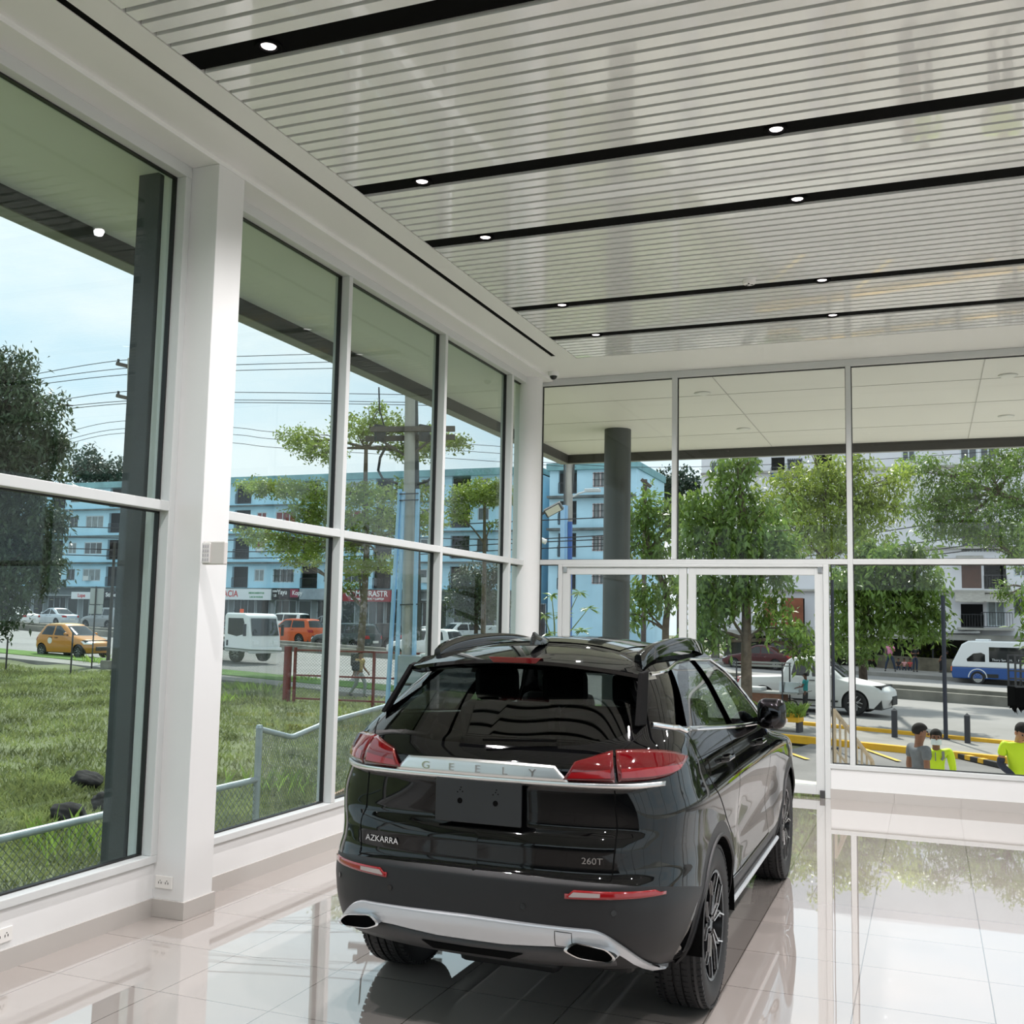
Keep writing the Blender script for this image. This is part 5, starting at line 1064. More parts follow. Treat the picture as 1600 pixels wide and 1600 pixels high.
MB().box(.06*w_+.35,.5*w_-.03,-.068,-.06,-.33,.42).build('pink_panel', M_sp, t); text('Kopy', .55, 'lettering', M_stxt, t, Matrix.Translation((.06*w_+1.1,-.07,.06)) @ Matrix.Rotation(PI/2,4,'X'), .008, sx=.9, bold=.012)
sign(468,520,920,937,'blank grey sign board right of the dark copy shop sign',M_sgrey,[])
sign(536,614,922,940,'red and white sign with large white capital letters behind the tree trunk',mat('sign_redband', srgb(150,44,56), .5),[('COMPURASTR',-.02,.16,.70,M_stxt,.92),('REPARACION DE PC & LAPTOP',0,-.28,.26,M_stxt,.9)])
sign(112,152,925,936,'white shop sign with pink and red marks above the silver sedan',M_sw,[('Lupe',-.1,.0,.7,M_sr,1.)]); sign(158,190,924,935,'dark shop sign with white script beside the road sign',M_sk,[('Stilos',0,0,.8,M_stxt,1.1)])
# ---------------------------------------------------------------- white apartment block on stilts
WY = 74.5; M_wht = mat('shaded_white_wall', srgb(222,222,228), .85, var=.05, vscale=.5); M_wslab = mat('stained_slab_edge', srgb(168,166,160), .9, var=.25, vscale=.9); M_awn = mat('corrugated_awning', srgb(176,172,164), .7, var=.15, vscale=4); M_brown = mat('brown_shutter', srgb(92,64,54), .7, var=.15, vscale=3); M_brick = mat('brown_boards', srgb(136,82,60), .8, var=.2, vscale=2)
bW = thing('apartment_building', 'white apartment block on stilts behind the trees on the right', 'building', (0, WY, 0)); hw = []; items = []
def R4(px0, px1, py0, py1): a, b = onY(px0, py1, WY), onY(px1, py0, WY); return (a.x, b.x, a.z, b.z)
for nm, q in (('win',(1457,1479,811,842)),('bars',(1502,1534,812,862)),('bars',(1536,1568,814,862)),('shut',(1503,1533,880,919)),('open',(1538,1572,882,920)),('win',(1584,1606,884,901)),('open',(1502,1536,944,981)),('glz',(1543,1570,938,979)),('bars',(1585,1606,932,960)),
    ('win',(1500,1527,697,722)),('win',(1531,1557,697,720)),('win',(1168,1187,716,740)),('open',(1205,1226,714,750)),('bars',(1230,1254,716,748)),('win',(1409,1430,697,722)),('open',(1275,1300,708,745)),('win',(1320,1345,700,722)),('boards',(1198,1257,935,978)),('win',(1600,1625,700,722)),('win',(1110,1130,720,742)),('win',(1120,1140,775,800)),('win',(1320,1345,770,795)),('bars',(1505,1533,755,795)),('win',(1575,1598,760,785)),('win',(1330,1352,890,915)),('win',(1420,1440,890,915)),('win',(1330,1350,945,965))):
    r = R4(*q); hw.append(r); items.append((nm, r))
x0, x1 = onY(1096,720,WY).x, 30.; ZS = 1.30
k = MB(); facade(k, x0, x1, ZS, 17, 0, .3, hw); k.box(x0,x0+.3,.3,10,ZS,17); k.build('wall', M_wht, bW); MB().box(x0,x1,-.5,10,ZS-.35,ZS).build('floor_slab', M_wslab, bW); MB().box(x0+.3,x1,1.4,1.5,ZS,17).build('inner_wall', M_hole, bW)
for z in (4.1,6.95,9.7,12.3): MB().box(x0,x1,-.30,.0,z-.10,z+.05).build('floor_ledge', M_wslab, bW)
for nm, r in items:
    if nm in ('win','glz'): bwin(bW, *r, .1, M_win if nm == 'win' else M_louv, nx=2)
    elif nm == 'bars': bwin(bW, *r, .1, M_win, bars=7, nx=2)
    elif nm == 'shut': MB().box(r[0],r[1],.05,.12,r[2],r[3]).build('roller_shutter', M_brown, bW)
    elif nm == 'boards': MB().box(r[0],r[1],-.9,-.8,r[2],r[3]).build('timber_boarding', M_brick, bW); MB().box(r[0]-.6,r[1]+.5,-1.1,.0,r[2]-.2,r[2]).build('balcony_slab', M_wslab, bW); MB().cyl((-.3+(r[0]+r[1])/2,-1.0,r[2]-3),(-.3+(r[0]+r[1])/2,-1.0,r[3]),.13,10).build('balcony_post', M_wht, bW)
    else: railing(bW, r[0], r[1], -.05, r[2], .9)
for q in ((1492,1538,922,940),(1536,1580,926,940),(1494,1536,868,878)):
    r = R4(*q); k = MB(); k.add([(r[0],-1.3,r[2]),(r[1],-1.3,r[2]),(r[1],0,r[3]),(r[0],0,r[3]),(r[0],-1.3,r[2]-.06),(r[1],-1.3,r[2]-.06),(r[1],0,r[3]-.06),(r[0],0,r[3]-.06)], [(0,1,2,3),(4,7,6,5),(0,4,5,1),(1,5,6,2),(3,2,6,7),(0,3,7,4)]); k.build('awning', M_awn, bW)
r = R4(1538,1572,955,981); railing(bW, r[0]-.2, r[1]+.3, -.95, r[2], 1.0); MB().box(r[0]-1.6,r[1]+.4,-1.0,0,r[2]-.15,r[2]).build('balcony_slab', M_wslab, bW)
for xx in (-14.,-8.,-2.5,3.,8.5,14,20): MB().box(xx-.25,xx+.25,.5,1.0,gz(xx)-.2,ZS-.3).build('stilt', mat('stilt_grey', srgb(112,108,104), .85, var=.15), bW)
MB().box(-14.5,30,7,7.3,-1.6,ZS).build('rear_wall', mat('dim_rear_wall', srgb(96,96,88), .9, var=.3, vscale=.5), bW)
r = R4(1207,1226,738,750); MB().box(r[0],r[1],-.25,-.05,r[2],r[3]).build('blue_tank', mat('blue_plastic', srgb(60,100,160), .5), bW)
# low retaining wall and bus stop in front of it
t = thing('retaining_wall', 'low stained stone wall behind the walkers on the far pavement', 'wall', uv(0, 72.0)); k = MB()
for i in range(12): a, b = uv(-16+i*2.2,72.2)-uv(0,72.), uv(-13.8+i*2.2,72.2)-uv(0,72.); k.bar(a+Vector((0,0,.5)), b+Vector((0,0,.5)), .4, 1.1)
k.build('stone_course', mat('mossy_stone', srgb(104,98,84), .95, var=.45, vscale=1.6), t)
t = thing('bus_shelter', 'long flat roofed bus shelter left of the minibus', 'bus shelter', road_at(1440, 70)); k = MB(); a = RE*(-5.2); b = RE*3.6
k = MB(); k.bar(a+Vector((0,0,2.55)), b+Vector((0,0,2.75)), 1.8, .14); k.build('roof', mat('shelter_roof', srgb(192,192,192), .6), t)
for s in (.04,.35,.66,.96): p = a+(b-a)*s; MB().cyl(p+Vector((0,0,.2)), p+Vector((0,0,2.6)), .06, 8).build('post', M_iron, t)
MB().bar(a+(b-a)*.1+Vector((0,0,.72)), a+(b-a)*.9+Vector((0,0,.72)), .45, .08).build('bench', mat('red_bench', srgb(120,60,50), .7), t)
# ================================================================ utility poles, wires, street gear
M_pole = mat('concrete_pole', srgb(172,168,160), .85, var=.14, vscale=1.2); M_wood = mat('grey_timber_arm', srgb(92,84,78), .9, var=.2, vscale=4); M_cable = mat('black_cable', (.015,.015,.017), .6); M_pblue = mat('pale_blue_steel', srgb(160,200,232), .5, var=.06, vscale=1)
d0 = 27.; pb = road_at(643, d0); T_ = lambda px_, py_, d=d0: at(px_, py_, d)-pb
t = thing('utility_pole', 'tall concrete utility pole with two timber cross-arms and pale blue channels', 'utility pole', pb)
MB().tube([Vector((0,0,-.2)), T_(641,600), T_(640,520)], [.165,.13,.11], 14).build('shaft', M_pole, t, smooth=True); MB().tube([T_(652,1000,d0+.25), T_(646,610,d0+.25)], [.12,.12], 10).build('dark_conduit', mat('dark_conduit', (.06,.065,.065), .6), t, smooth=True)
for (xa, ya, xb, yb_, dd) in ((579,671,711,670,d0-.2),(571,686,711,683,d0+.2)):
    arm = MB().bar(T_(xa,ya,dd), T_(xb,yb_,dd), .13, .13).build('cross_arm', M_wood, t)
for xa in (594, 663): MB().bar(T_(xa,664), T_(xa,690), .07,.5).build('arm_bracket', M_iron, t)
MB().bar(T_(598,690), T_(634,712), .05,.05).build('arm_brace', M_wood, t); MB().bar(T_(672,688), T_(646,708), .05,.05).build('arm_brace', M_wood, t)
for (ax, ay, bx_, by_) in ((625,764,605,1105),(630,768,618,1105),(653,764,645,1105)): MB().bar(T_(ax,ay,d0-.35), T_(bx_,by_,d0-.5), .075,.10).build('blue_channel', M_pblue, t)
for yy in (772, 782, 945): MB().bar(T_(624,yy,d0-.45), T_(654,yy-1,d0-.45), .03,.03).build('pole_band', M_iron, t)
MB().tube([T_(602,700),T_(594,715),T_(591,735),T_(598,748),T_(622,756)], .035, 6).build('looped_cable', M_cable, t, smooth=True); MB().tube([T_(676,700),T_(683,720),T_(680,740),T_(668,752),T_(652,757)], .035, 6).build('looped_cable', M_cable, t, smooth=True); MB().tube([T_(600,664),T_(593,640),T_(592,605)], .02, 5).build('looped_cable', M_cable, t)
MB().box(-.1,.55,-.45,-.15,1.05,1.75).build('meter_box', mat('meter_grey', srgb(150,160,164), .5), t, bevel=.03); MB().box(.45,.95,-.35,.05,1.15,1.80).build('meter_box', mat('meter_white', srgb(202,208,204), .5), t, bevel=.03); MB().box(.0,.5,-.42,-.15,.45,1.0).build('meter_box', mat('meter_grey'), t, bevel=.03)
for px_ in (641,): pass
d1 = 45.; pb = road_at(205, d1); t = thing('utility_pole', 'utility pole hidden by the dark outside column, its two arm ends showing', 'utility pole', pb); MB().tube([Vector((0,0,-.2)), T_(204,560,d1)], [.18,.12], 10).build('shaft', M_pole, t, smooth=True)
for yy in (570, 620): MB().bar(T_(182,yy-2,d1), T_(228,yy+9,d1), .14,.14).build('cross_arm', M_wood, t); MB().cyl(T_(185,yy-2,d1), T_(185,yy-9,d1), .05, 8).build('insulator', M_iron, t)
d2 = 60.; pb = road_at(888, d2); t = thing('utility_pole', 'pale concrete pole with blue pipes and a small street lamp left of the round column', 'utility pole', pb); MB().tube([Vector((0,0,-.2)), T_(890,690,d2)], [.24,.2], 12).build('shaft', M_pole, t, smooth=True)
for (ax, ay, bx_, by_, w, m) in ((880,789,879,1000,.26,M_pblue),(891,815,890,1000,.20,mat('strong_blue_pipe', srgb(50,96,172), .5)),(885,790,885,1000,.14,M_pblue)): MB().bar(T_(ax,ay,d2-.5), T_(bx_,by_,d2-.5), w,w).build('blue_pipe', m, t)
MB().tube([T_(893,777,d2),T_(905,771,d2),T_(922,766,d2)], .05, 8).build('lamp_arm', mat('pale_lamp_arm', srgb(196,202,204), .5), t, smooth=True); MB().box(-.45,.45,-.18,.18,-.1,.08, Matrix.Translation(T_(926,766,d2))).build('lamp_head', mat('pale_lamp_arm'), t, bevel=.03)
MB().tube([T_(882,720,d2-.2),T_(882,790,d2-.3)], .06, 6).build('dark_conduit', mat('dark_conduit'), t); MB().tube([T_(897,722,d2-.2),T_(894,770,d2-.2),T_(886,786,d2-.2)], .06, 6).build('dark_conduit', mat('dark_conduit'), t)
d3 = 78.; pb = road_at(1006, d3); t = thing('utility_pole', 'slim timber pole with two short arms in front of the blue gable', 'utility pole', pb); MB().tube([Vector((0,0,-.2)), T_(1008,749,d3)], [.2,.16], 10).build('shaft', M_wood, t, smooth=True)
for yy in (753, 797): MB().bar(T_(1002,yy-4,d3), T_(1017,yy+8,d3), .22,.22).build('cross_arm', M_wood, t)
pb = Vector((onY(832,900,21.).x, 21., 0)); pb.z = gz(pb.x); t = thing('floodlight_pole', 'pole behind the corner column carrying a floodlight and a white camera', 'pole', pb); Q = lambda px_, py_: onY(px_, py_, 21.)-pb
MB().cyl((0,0,-.1), Q(832,770), .06, 10).build('shaft', mat('dark_rusty_steel'), t, smooth=True); MB().bar(Q(834,812), Q(852,800), .04,.04).build('floodlight_arm', M_iron, t)
MB().box(-.20,.20,-.06,.06,-.09,.09, Matrix.Translation(Q(865,796)) @ Matrix.Rotation(-.45,4,'Y') @ Matrix.Rotation(.5,4,'X')).build('floodlight', mat('floodlight_case', (.07,.07,.07), .5), t, bevel=.01); MB().box(-.16,.16,-.075,-.06,-.07,.07, Matrix.Translation(Q(865,796)) @ Matrix.Rotation(-.45,4,'Y') @ Matrix.Rotation(.5,4,'X')).build('floodlight_glass', mat('floodlight_glass', srgb(216,212,200), .2), t)
MB().cyl(Q(838,840), Q(853,847), .055, 12).build('camera_body', mat('camera_white'), t, smooth=True)
def wire(lab, grp, pts, r=.016, d=None):
    P = [at(x, y, z) for x, y, z in pts]; c = catmull([tuple(p) for p in P], 8); o = MB().tube([Vector(p)-P[0] for p in c], r, 5).build('overhead_wire', M_cable, None); o.location = P[0]; return tag(o, lab, 'wire', grp)
G1 = 'three upper wires on the left sky'; 
for yA, y0_, y1_, y2_ in ((592,563,557,552),(597,576,570,565),(604,586,579,575)): wire('thin overhead wire, one of the upper three crossing the left sky', G1, [(-30,yA+8,43),(190,y0_,45),(370,y1_,46),(540,y2_,47),(720,y2_-6,48)])
for yA, y0_, y1_ in ((637,612,613),(640,627,625),(645,631,629)): wire('thin overhead wire, one of the middle three crossing the left sky', 'three middle wires on the left sky', [(-30,yA+10,43),(190,y0_,45),(370,y1_,46),(540,y1_+2,47),(750,y1_+6,48)])
for yA, y1_ in ((680,668),(692,679),(699,692)): wire('thin overhead wire, one of the lower three crossing the left sky', 'three lower wires on the left sky', [(60,yA+8,60),(190,yA-22,60),(365,y1_,60),(440,y1_+8,60),(700,y1_+24,60),(900,y1_+38,60)])
for y0_, y1_ in ((822,818),(838,846),(856,852),(866,862)): wire('black cable sagging in front of the blue apartment block', 'cables before the blue block', [(60,y0_,62),(350,y0_+6,62),(600,y0_+2,60),(800,y1_-3,58),(960,y1_-10,56)], .03)
for y0_, y1_ in ((828,812),(848,838),(862,852),(868,860)): wire('black cable crossing the trees in front of the white block', 'cables before the white block', [(960,y0_+10,60),(1200,y0_+24,56),(1450,y1_+8,52),(1610,y1_-14,50)], .026)
for y0_, y1_ in ((712,700),(730,716)): wire('thin wire crossing high before the white block', 'high wires before the white block', [(840,y0_-8,66),(1000,y0_,66),(1200,y1_+10,64),(1400,y1_,62),(1620,y1_-16,60)], .018)
# ---------------------------------------------------------------- street seller's cart, planter, rack, kiosk
p = onG(1203, 1112); t = thing('food_cart', 'street seller cart with metal roof frame and steel grill box beside the white pickup', 'cart', p, math.atan2(RE.y, RE.x)); M_cart = mat('cart_steel', srgb(150,152,150), .4, .6)
for x in (-1.0,.55):
    for y in (-.4,.4): MB().bar((x,y,.1),(x,y,1.62),.04,.04).build('frame_post', M_iron, t)
for z in (1.60,1.50): MB().bar((-1.05,-.4,z),(.6,-.4,z),.04,.04).bar((-1.05,.4,z),(.6,.4,z),.04,.04).build('roof_bar', M_cart, t)
MB().box(-1.05,1.05,-.42,.42,.62,.68).build('counter', M_cart, t); MB().box(-1.0,.5,-.38,.38,.22,.62).build('cart_body', mat('cart_board', srgb(118,84,66), .8, var=.15), t)
k = MB(); k.prism([(-.36,.0),(.36,.0),(.36,.24),(-.30,.34)], .42,1.06,'YZ'); o = k.build('grill_box', mat('shiny_steel', srgb(190,196,198), .25, .8), t, bevel=.01); o.location = (0,0,.68)
MB().box(-.9,-.2,-.3,.3,.68,.80).build('tray', mat('tray_white', srgb(210,212,212), .5), t, bevel=.02); MB().tube([(1.05,-.3,.66),(1.30,-.3,.74),(1.30,.3,.74),(1.05,.3,.66)], .02, 6).build('push_handle', M_cart, t)
for x in (-.7,.6):
    for y in (-.42,.42): MB().tube([(x+.2*math.cos(a),y,.2+.2*math.sin(a)) for a in np.linspace(0,2*PI,17)], .03, 6).cyl((x,y-.02,.2),(x,y+.02,.2),.05,8).build('cart_wheel', M_trim, t, smooth=True)
p = onG(1232, 1146); t = thing('planter', 'low yellow painted planter with trailing plants beyond the door', 'planter', p, math.atan2(RE.y, RE.x)); MB().box(-.45,.35,-.25,.25,.32,.55).build('planter_box', M_yel, t, bevel=.02)
for x in (-.4,.3): MB().box(x-.04,x+.04,-.2,.2,0,.34).build('planter_leg', M_iron, t)
blades('trailing_plant', RNG.uniform(-.5,.4,260), RNG.uniform(-.3,.3,260), RNG.uniform(.12,.42,260), .05, leafmat('weed_leaf', srgb(128,156,74)), lean=1.2, parent=t, base=np.full(260,.48))
p = road_at(1596, 21.5); t = thing('black_rack', 'black lattice rack on a post at the right picture edge', 'rack', p, YAW); zA, zB, zC = [at(1596, y, 21.5).z-p.z for y in (1024, 1072, 1112)]
MB().cyl((.05,0,0),(.05,0,zC+.1),.05,8).build('post', M_iron, t); 
for x in (-.25,.0,.25,.5): MB().bar((x,-.15,zB),(x,-.15,zA),.03,.03).bar((x,.15,zB),(x,.15,zA),.03,.03).build('rack_upright', M_iron, t)
for z in np.linspace(zB, zA, 5): MB().bar((-.26,-.15,z),(.5,-.15,z),.025,.025).bar((-.26,.15,z),(.5,.15,z),.025,.025).build('rack_bar', M_iron, t)
MB().box(-.28,.5,-.16,.16,zC+.12,zB).build('rack_panel', M_black, t); o = blades('hanging_leaves', RNG.uniform(-.3,.5,60), RNG.uniform(-.15,.15,60), -RNG.uniform(.08,.22,60), .10, M_black, parent=t, base=np.full(60, zC+.16))
t = thing('kiosk', 'pale grey street kiosk cabinet beside the corner column', 'kiosk', road_at(776, 62), HL); MB().box(-.7,.7,-.5,.5,0,2.0).build('cabinet', mat('kiosk_grey', srgb(186,194,196), .6), t, bevel=.04); MB().box(-.55,.55,.5,.53,.9,1.8).build('window', mat('kiosk_window', srgb(140,150,152), .3), t); MB().box(-.55,.55,-.53,-.5,.9,1.8).build('window', mat('kiosk_window'), t)
# ================================================================ trees
M_bark = mat('grey_bark', srgb(104,92,80), .95, var=.3, vscale=6, bump=.3, bscale=20); M_barkd = mat('dark_bark', srgb(70,60,52), .95, var=.3, vscale=6)
def leaves(cl, ln, wd, droop, seed, cover=2.6):
    g = np.random.default_rng(seed); Vs = []
    for c, rx, ry, rz in cl:
        n_ = int(1.75*cover*PI*((rx*rz+ry*rz+rx*ry)/3)/(ln*wd*.5)); d = g.normal(size=(n_,3)); d /= np.linalg.norm(d, axis=1, keepdims=True)
        r = g.uniform(0,1,n_)**.42; r = r*(1+.16*np.sin(d[:,0]*7+seed)*np.sin(d[:,1]*6+d[:,2]*5)); p = np.array(c)+d*r[:,None]*np.array([rx,ry,rz])
        # leaves hang in small sprays
        k = max(1, n_//7); sp = p[g.integers(0,n_,k)]; idx = g.integers(0,k,n_); p = sp[idx]+g.normal(size=(n_,3))*ln*.55
        q = d*.6+g.normal(size=(n_,3))*.55; q[:,2] -= droop; q /= np.linalg.norm(q, axis=1, keepdims=True)
        up = g.normal(size=(n_,3))*.6; up[:,2] += 1; s = np.cross(q, up); s /= np.linalg.norm(s, axis=1, keepdims=True)+1e-9; nn = np.cross(s, q)
        L = (ln*g.uniform(.65,1.25,n_))[:,None]; Wd = (wd*g.uniform(.7,1.2,n_))[:,None]
        Vs.append(np.stack([p, p+q*L*.45+s*Wd*.5+nn*L*.06, p+q*L-nn*L*.08, p+q*L*.45-s*Wd*.5+nn*L*.06], 1))
    return np.concatenate(Vs).reshape(-1,3)
def tree(name, label, base, trunk, cl, m, ln, wd, droop=.5, seed=1, cover=2.6, bark=None, group=None, r0=.16, limbs=True, cat='tree'):
    base = Vector(base); root = thing(name, label, cat, base, 0, group); bark = bark or M_bark
    tr = [Vector(p)-base for p in trunk]; n_ = len(tr)
    if n_ > 1: MB().tube([tuple(p) for p in catmull([tuple(p) for p in tr], 5)], list(np.linspace(r0, r0*.45, (n_-1)*5+1)), 10).build('trunk', bark, root, smooth=True)
    C = [(np.array(c-base), rx, ry, rz) for c, rx, ry, rz in cl]
    if limbs:
        rn = random.Random(seed)
        for c, rx, ry, rz in C:
            tip = Vector(c)-Vector((0,0,rz*.35)); a = min(tr[max(0,n_//2-1):] , key=lambda p: (p-tip).length+abs(p.z-tip.z+.8)*.8); mid = (a+tip)/2+Vector((rn.uniform(-.1,.1),rn.uniform(-.1,.1),rn.uniform(-.05,.25)))
            MB().tube([tuple(p) for p in catmull([tuple(a),tuple(mid),tuple(tip)], 4)], list(np.linspace(r0*.38, r0*.10, 9)), 6).build('branch', bark, root, smooth=True)
            for q in range(3):
                t2 = Vector(c)+Vector((rn.uniform(-rx,rx)*.8, rn.uniform(-ry,ry)*.8, rn.uniform(-.2,.6)*rz)); MB().tube([tuple(mid), tuple((mid+t2)/2+Vector((0,0,.1))), tuple(t2)], [r0*.16,r0*.10,r0*.05], 5).build('twig', bark, root)
    V = leaves(C, ln, wd, droop, seed, cover); npmesh('foliage', V, np.arange(len(V)).reshape(-1,4), m, root); return root
def K(px_, py_, d, rx, rz, ry=None): s = d/FPX; return (at(px_, py_, d), rx*s, (ry or (rx+rz)/2)*s, rz*s)
L_dark = leafmat('dark_tree_leaf', srgb(72,88,62), .35, .22, .8); L_umb = leafmat('umbrella_tree_leaf', srgb(124,144,64), .38, .35, .8); L_big = leafmat('broad_leaf', srgb(104,132,62), .40, .32, 1.0, .35); L_yel = leafmat('young_yellow_leaf', srgb(134,154,66), .35, .36, .9, .4); L_hill = leafmat('hill_tree_leaf', srgb(58,78,64), .25, .15, .5)
d = 24.; b = road_at(-30, d); tree('shade_tree', 'large dark leafy tree at the left picture edge', b, [b, at(-28,900,d), at(-20,780,d), at(-5,640,d)], [K(8,590,d,62,52),K(48,640,d,60,46),K(20,690,d,85,50),K(75,690,d,40,26),K(40,740,d,75,45),K(-40,650,d,80,90),K(15,820,d,72,55),K(68,815,d,40,50),K(30,890,d,70,55),K(72,880,d,34,44),K(5,955,d,42,38),K(-30,800,d,80,120)], L_dark, .17, .06, .55, 2, 2.3, M_barkd, None, .3)
for px_, py_, rx, rz, s, lab in ((135,728,34,34,3,'small distant tree above the blue roof beside the dark tree'),(178,738,26,26,4,'small distant tree above the blue roof next to the dark column')):
    b = road_at(px_, 128); tree('distant_tree', lab, b, [b, at(px_, py_+30, 128)], [K(px_,py_,128,rx,rz),K(px_+8,py_+18,128,rx,rz*.8)], L_hill, .55, .3, .3, s, 2.2, M_barkd, 'trees beyond the blue block', .3, False)
d = 43.; b = road_at(565, d); tree('umbrella_tree', 'tall umbrella shaped tree with flat leafy tiers behind the utility pole', b, [b, at(568,950,d), at(573,850,d), at(571,770,d), at(572,700,d)],
  [K(470,685,d,34,16,50),K(500,705,d,40,18,60),K(560,672,d,44,22,60),K(612,668,d,40,22,60),K(680,690,d,40,20,60),K(715,692,d,24,12,30),K(645,705,d,44,16,60),K(590,640,d,16,10,20),K(400,760,d,26,12,40),K(440,765,d,50,17,70),K(505,772,d,50,18,70),K(560,775,d,55,22,70),K(640,770,d,50,20,60),K(480,800,d,36,14,50),K(530,812,d,50,18,60),K(600,815,d,60,24,70),K(660,815,d,40,20,50),K(400,835,d,30,14,40),K(450,850,d,52,20,60),K(520,852,d,48,18,60),K(470,876,d,30,12,40),K(560,885,d,30,16,40),K(598,880,d,26,16,40),K(545,915,d,14,10,20)], L_umb, .15, .085, .05, 5, 1.5, M_bark, None, .17)
d = 47.; b = road_at(757, d); tree('umbrella_tree', 'smaller flat topped umbrella tree beside the corner column', b, [b, at(756,930,d), at(757,850,d), at(757,785,d)], [K(755,765,d,44,14,60),K(722,780,d,26,22,40),K(785,760,d,22,10,30),K(760,778,d,50,12,60),K(715,805,d,18,14,30),K(770,820,d,12,5,14)], L_umb, .15, .085, .05, 6, 1.7, M_bark, None, .13)
d = 50.; b = road_at(745, d); tree('leafy_tree', 'dense round tree low behind the small umbrella tree', b, [b, at(745,950,d)], [K(742,905,d,38,28),K(730,940,d,38,30),K(760,945,d,36,34),K(775,900,d,20,22)], L_dark, .2, .09, .4, 7, 2.2, M_barkd, None, .15)
b = road_at(1062, 150); tree('distant_tree', 'dark round tree on the hill right of the blue gable', b, [b, at(1060,770,150)], [K(1055,752,150,36,24),K(1070,770,150,34,26),K(1040,775,150,30,24)], L_hill, .6, .35, .3, 8, 2.4, M_barkd, 'trees beyond the blue block', .4, False)
d = 31.; b = road_at(1166, d); tree('broadleaf_tree', 'big leafed tree standing before the food cart, trunk showing through the door', b, [b, at(1166,1000,d), at(1166,930,d), at(1160,850,d), at(1158,760,d)],
  [K(1150,735,d,41,39),K(1140,770,d,36,31),K(1110,800,d,41,31),K(1170,800,d,73,31),K(1120,835,d,63,31),K(1190,840,d,70,34),K(1150,860,d,48,21),K(1125,915,d,56,34),K(1185,910,d,61,31),K(1110,965,d,31,56),K(1225,985,d,41,21),K(1205,960,d,36,21),K(1255,1020,d,26,19),K(1080,850,d,34,34),K(1075,790,d,26,26),K(1085,915,d,30,34),K(1215,870,d,40,30),K(1090,985,d,30,36),K(1135,930,d,48,36)], L_big, .26, .10, .75, 9, 2.0, M_bark, None, .17)
d = 34.; b = road_at(1040, d); tree('broadleaf_tree', 'leafy tree with yellow green top just right of the round column', b, [b, at(1040,985,d), at(1042,930,d), at(1015,860,d), at(1010,800,d)], [K(1012,790,d,36,31),K(1000,820,d,31,26),K(1040,830,d,36,41),K(985,850,d,26,36),K(1030,870,d,41,26),K(1000,935,d,31,31),K(1035,925,d,36,31),K(985,965,d,19,24),K(1058,800,d,29,24)], L_big, .24, .10, .7, 10, 1.9, M_bark, None, .13)
d = 44.; b = road_at(1292, d); tree('broadleaf_tree', 'yellow green tree with young leaves between the two tall mullions', b, [b, at(1292,960,d), at(1290,880,d), at(1288,780,d)], [K(1225,770,d,48,34),K(1262,755,d,53,36),K(1300,740,d,48,34),K(1345,765,d,58,34),K(1345,725,d,26,17),K(1240,810,d,73,36),K(1300,800,d,73,41),K(1370,790,d,53,34),K(1400,745,d,36,24),K(1265,845,d,63,29),K(1330,845,d,68,31),K(1270,700,d,12,9)], L_yel, .26, .09, .6, 11, 1.5, M_bark, None, .14)
d = 33.; b = road_at(1347, 48.); tree('broadleaf_tree', 'dark big leafed tree hanging over the pavement right of the tall mullion', b, [b, at(1347,1000,46), at(1350,930,40), at(1365,870,34)], [K(1370,880,d,73,29),K(1420,900,d,58,29),K(1345,920,d,48,41),K(1395,935,d,75,36),K(1440,925,d,43,31),K(1355,975,d,53,36),K(1420,975,d,56,34),K(1455,965,d,31,31),K(1345,1015,40,38,18),K(1310,985,d,29,36),K(1395,865,d,73,19),K(1315,930,d,24,48)], L_big, .27, .10, .8, 12, 1.9, M_barkd, None, .2)
d = 46.; b = road_at(1640, d); tree('broadleaf_tree', 'spreading tree reaching in from the right picture edge over the white block', b, [b, at(1635,900,d), at(1610,800,d), at(1560,770,d)], [K(1445,730,d,41,21),K(1490,760,d,61,26),K(1545,735,d,58,24),K(1590,715,d,48,31),K(1455,790,d,53,26),K(1520,795,d,61,24),K(1590,770,d,48,29),K(1480,825,d,48,24),K(1545,835,d,53,21),K(1600,830,d,41,48),K(1590,870,d,29,24),K(1570,925,d,19,17)], leafmat('mid_green_leaf', srgb(104,132,60), .35, .32, 1.0, .4), .22, .08, .5, 13, 1.5, M_bark, None, .2)
# papaya-like plant by the left of the doors
p = onG(868, 1080); t = thing('papaya_plant', 'slender plant with large spread leaves seen left of the round column', 'plant', p); dd = (p-Vector((0,0,CH))).dot(CF); k = MB(); rn = random.Random(4)
for px_, py_ in ((862,930),(905,925),(850,960),(920,950),(880,960),(858,990),(908,985)):
    c = at(px_, py_, dd)-p; MB().tube([(0,0,.2),tuple(Vector((c.x*.4,c.y*.4,c.z*.7))),tuple(c)], [.04,.03,.012], 6).build('stem', mat('green_stem', srgb(120,130,70), .7), t); v = []; f = []
    for j in range(16):
        a = rn.uniform(0,2*PI); L = rn.uniform(.28,.5); q = Vector((math.cos(a)*L, math.sin(a)*L, rn.uniform(-.25,.12))); s = q.cross(Vector((0,0,1))).normalized()*.07; o_ = len(v); v += [c, c+q*.5+s+Vector((0,0,.03)), c+q, c+q*.5-s+Vector((0,0,.03))]; f.append((o_,o_+1,o_+2,o_+3))
    MB().add(v, f).build('leaf_fan', L_big, t, fix=False)
# thick greenery on the embankment behind the stilts
b = uv(4, 80); tree('hedge', 'sunlit green bushes on the bank behind the stilts', b, [b], [(uv(x,80,1.0),1.7,.8,1.1) for x in (-14,-11,-8,-5,-2,1,4,7,10,13,16)], L_yel, .35, .16, .3, 14, 1.6, M_bark, None, .1, False, 'bushes')

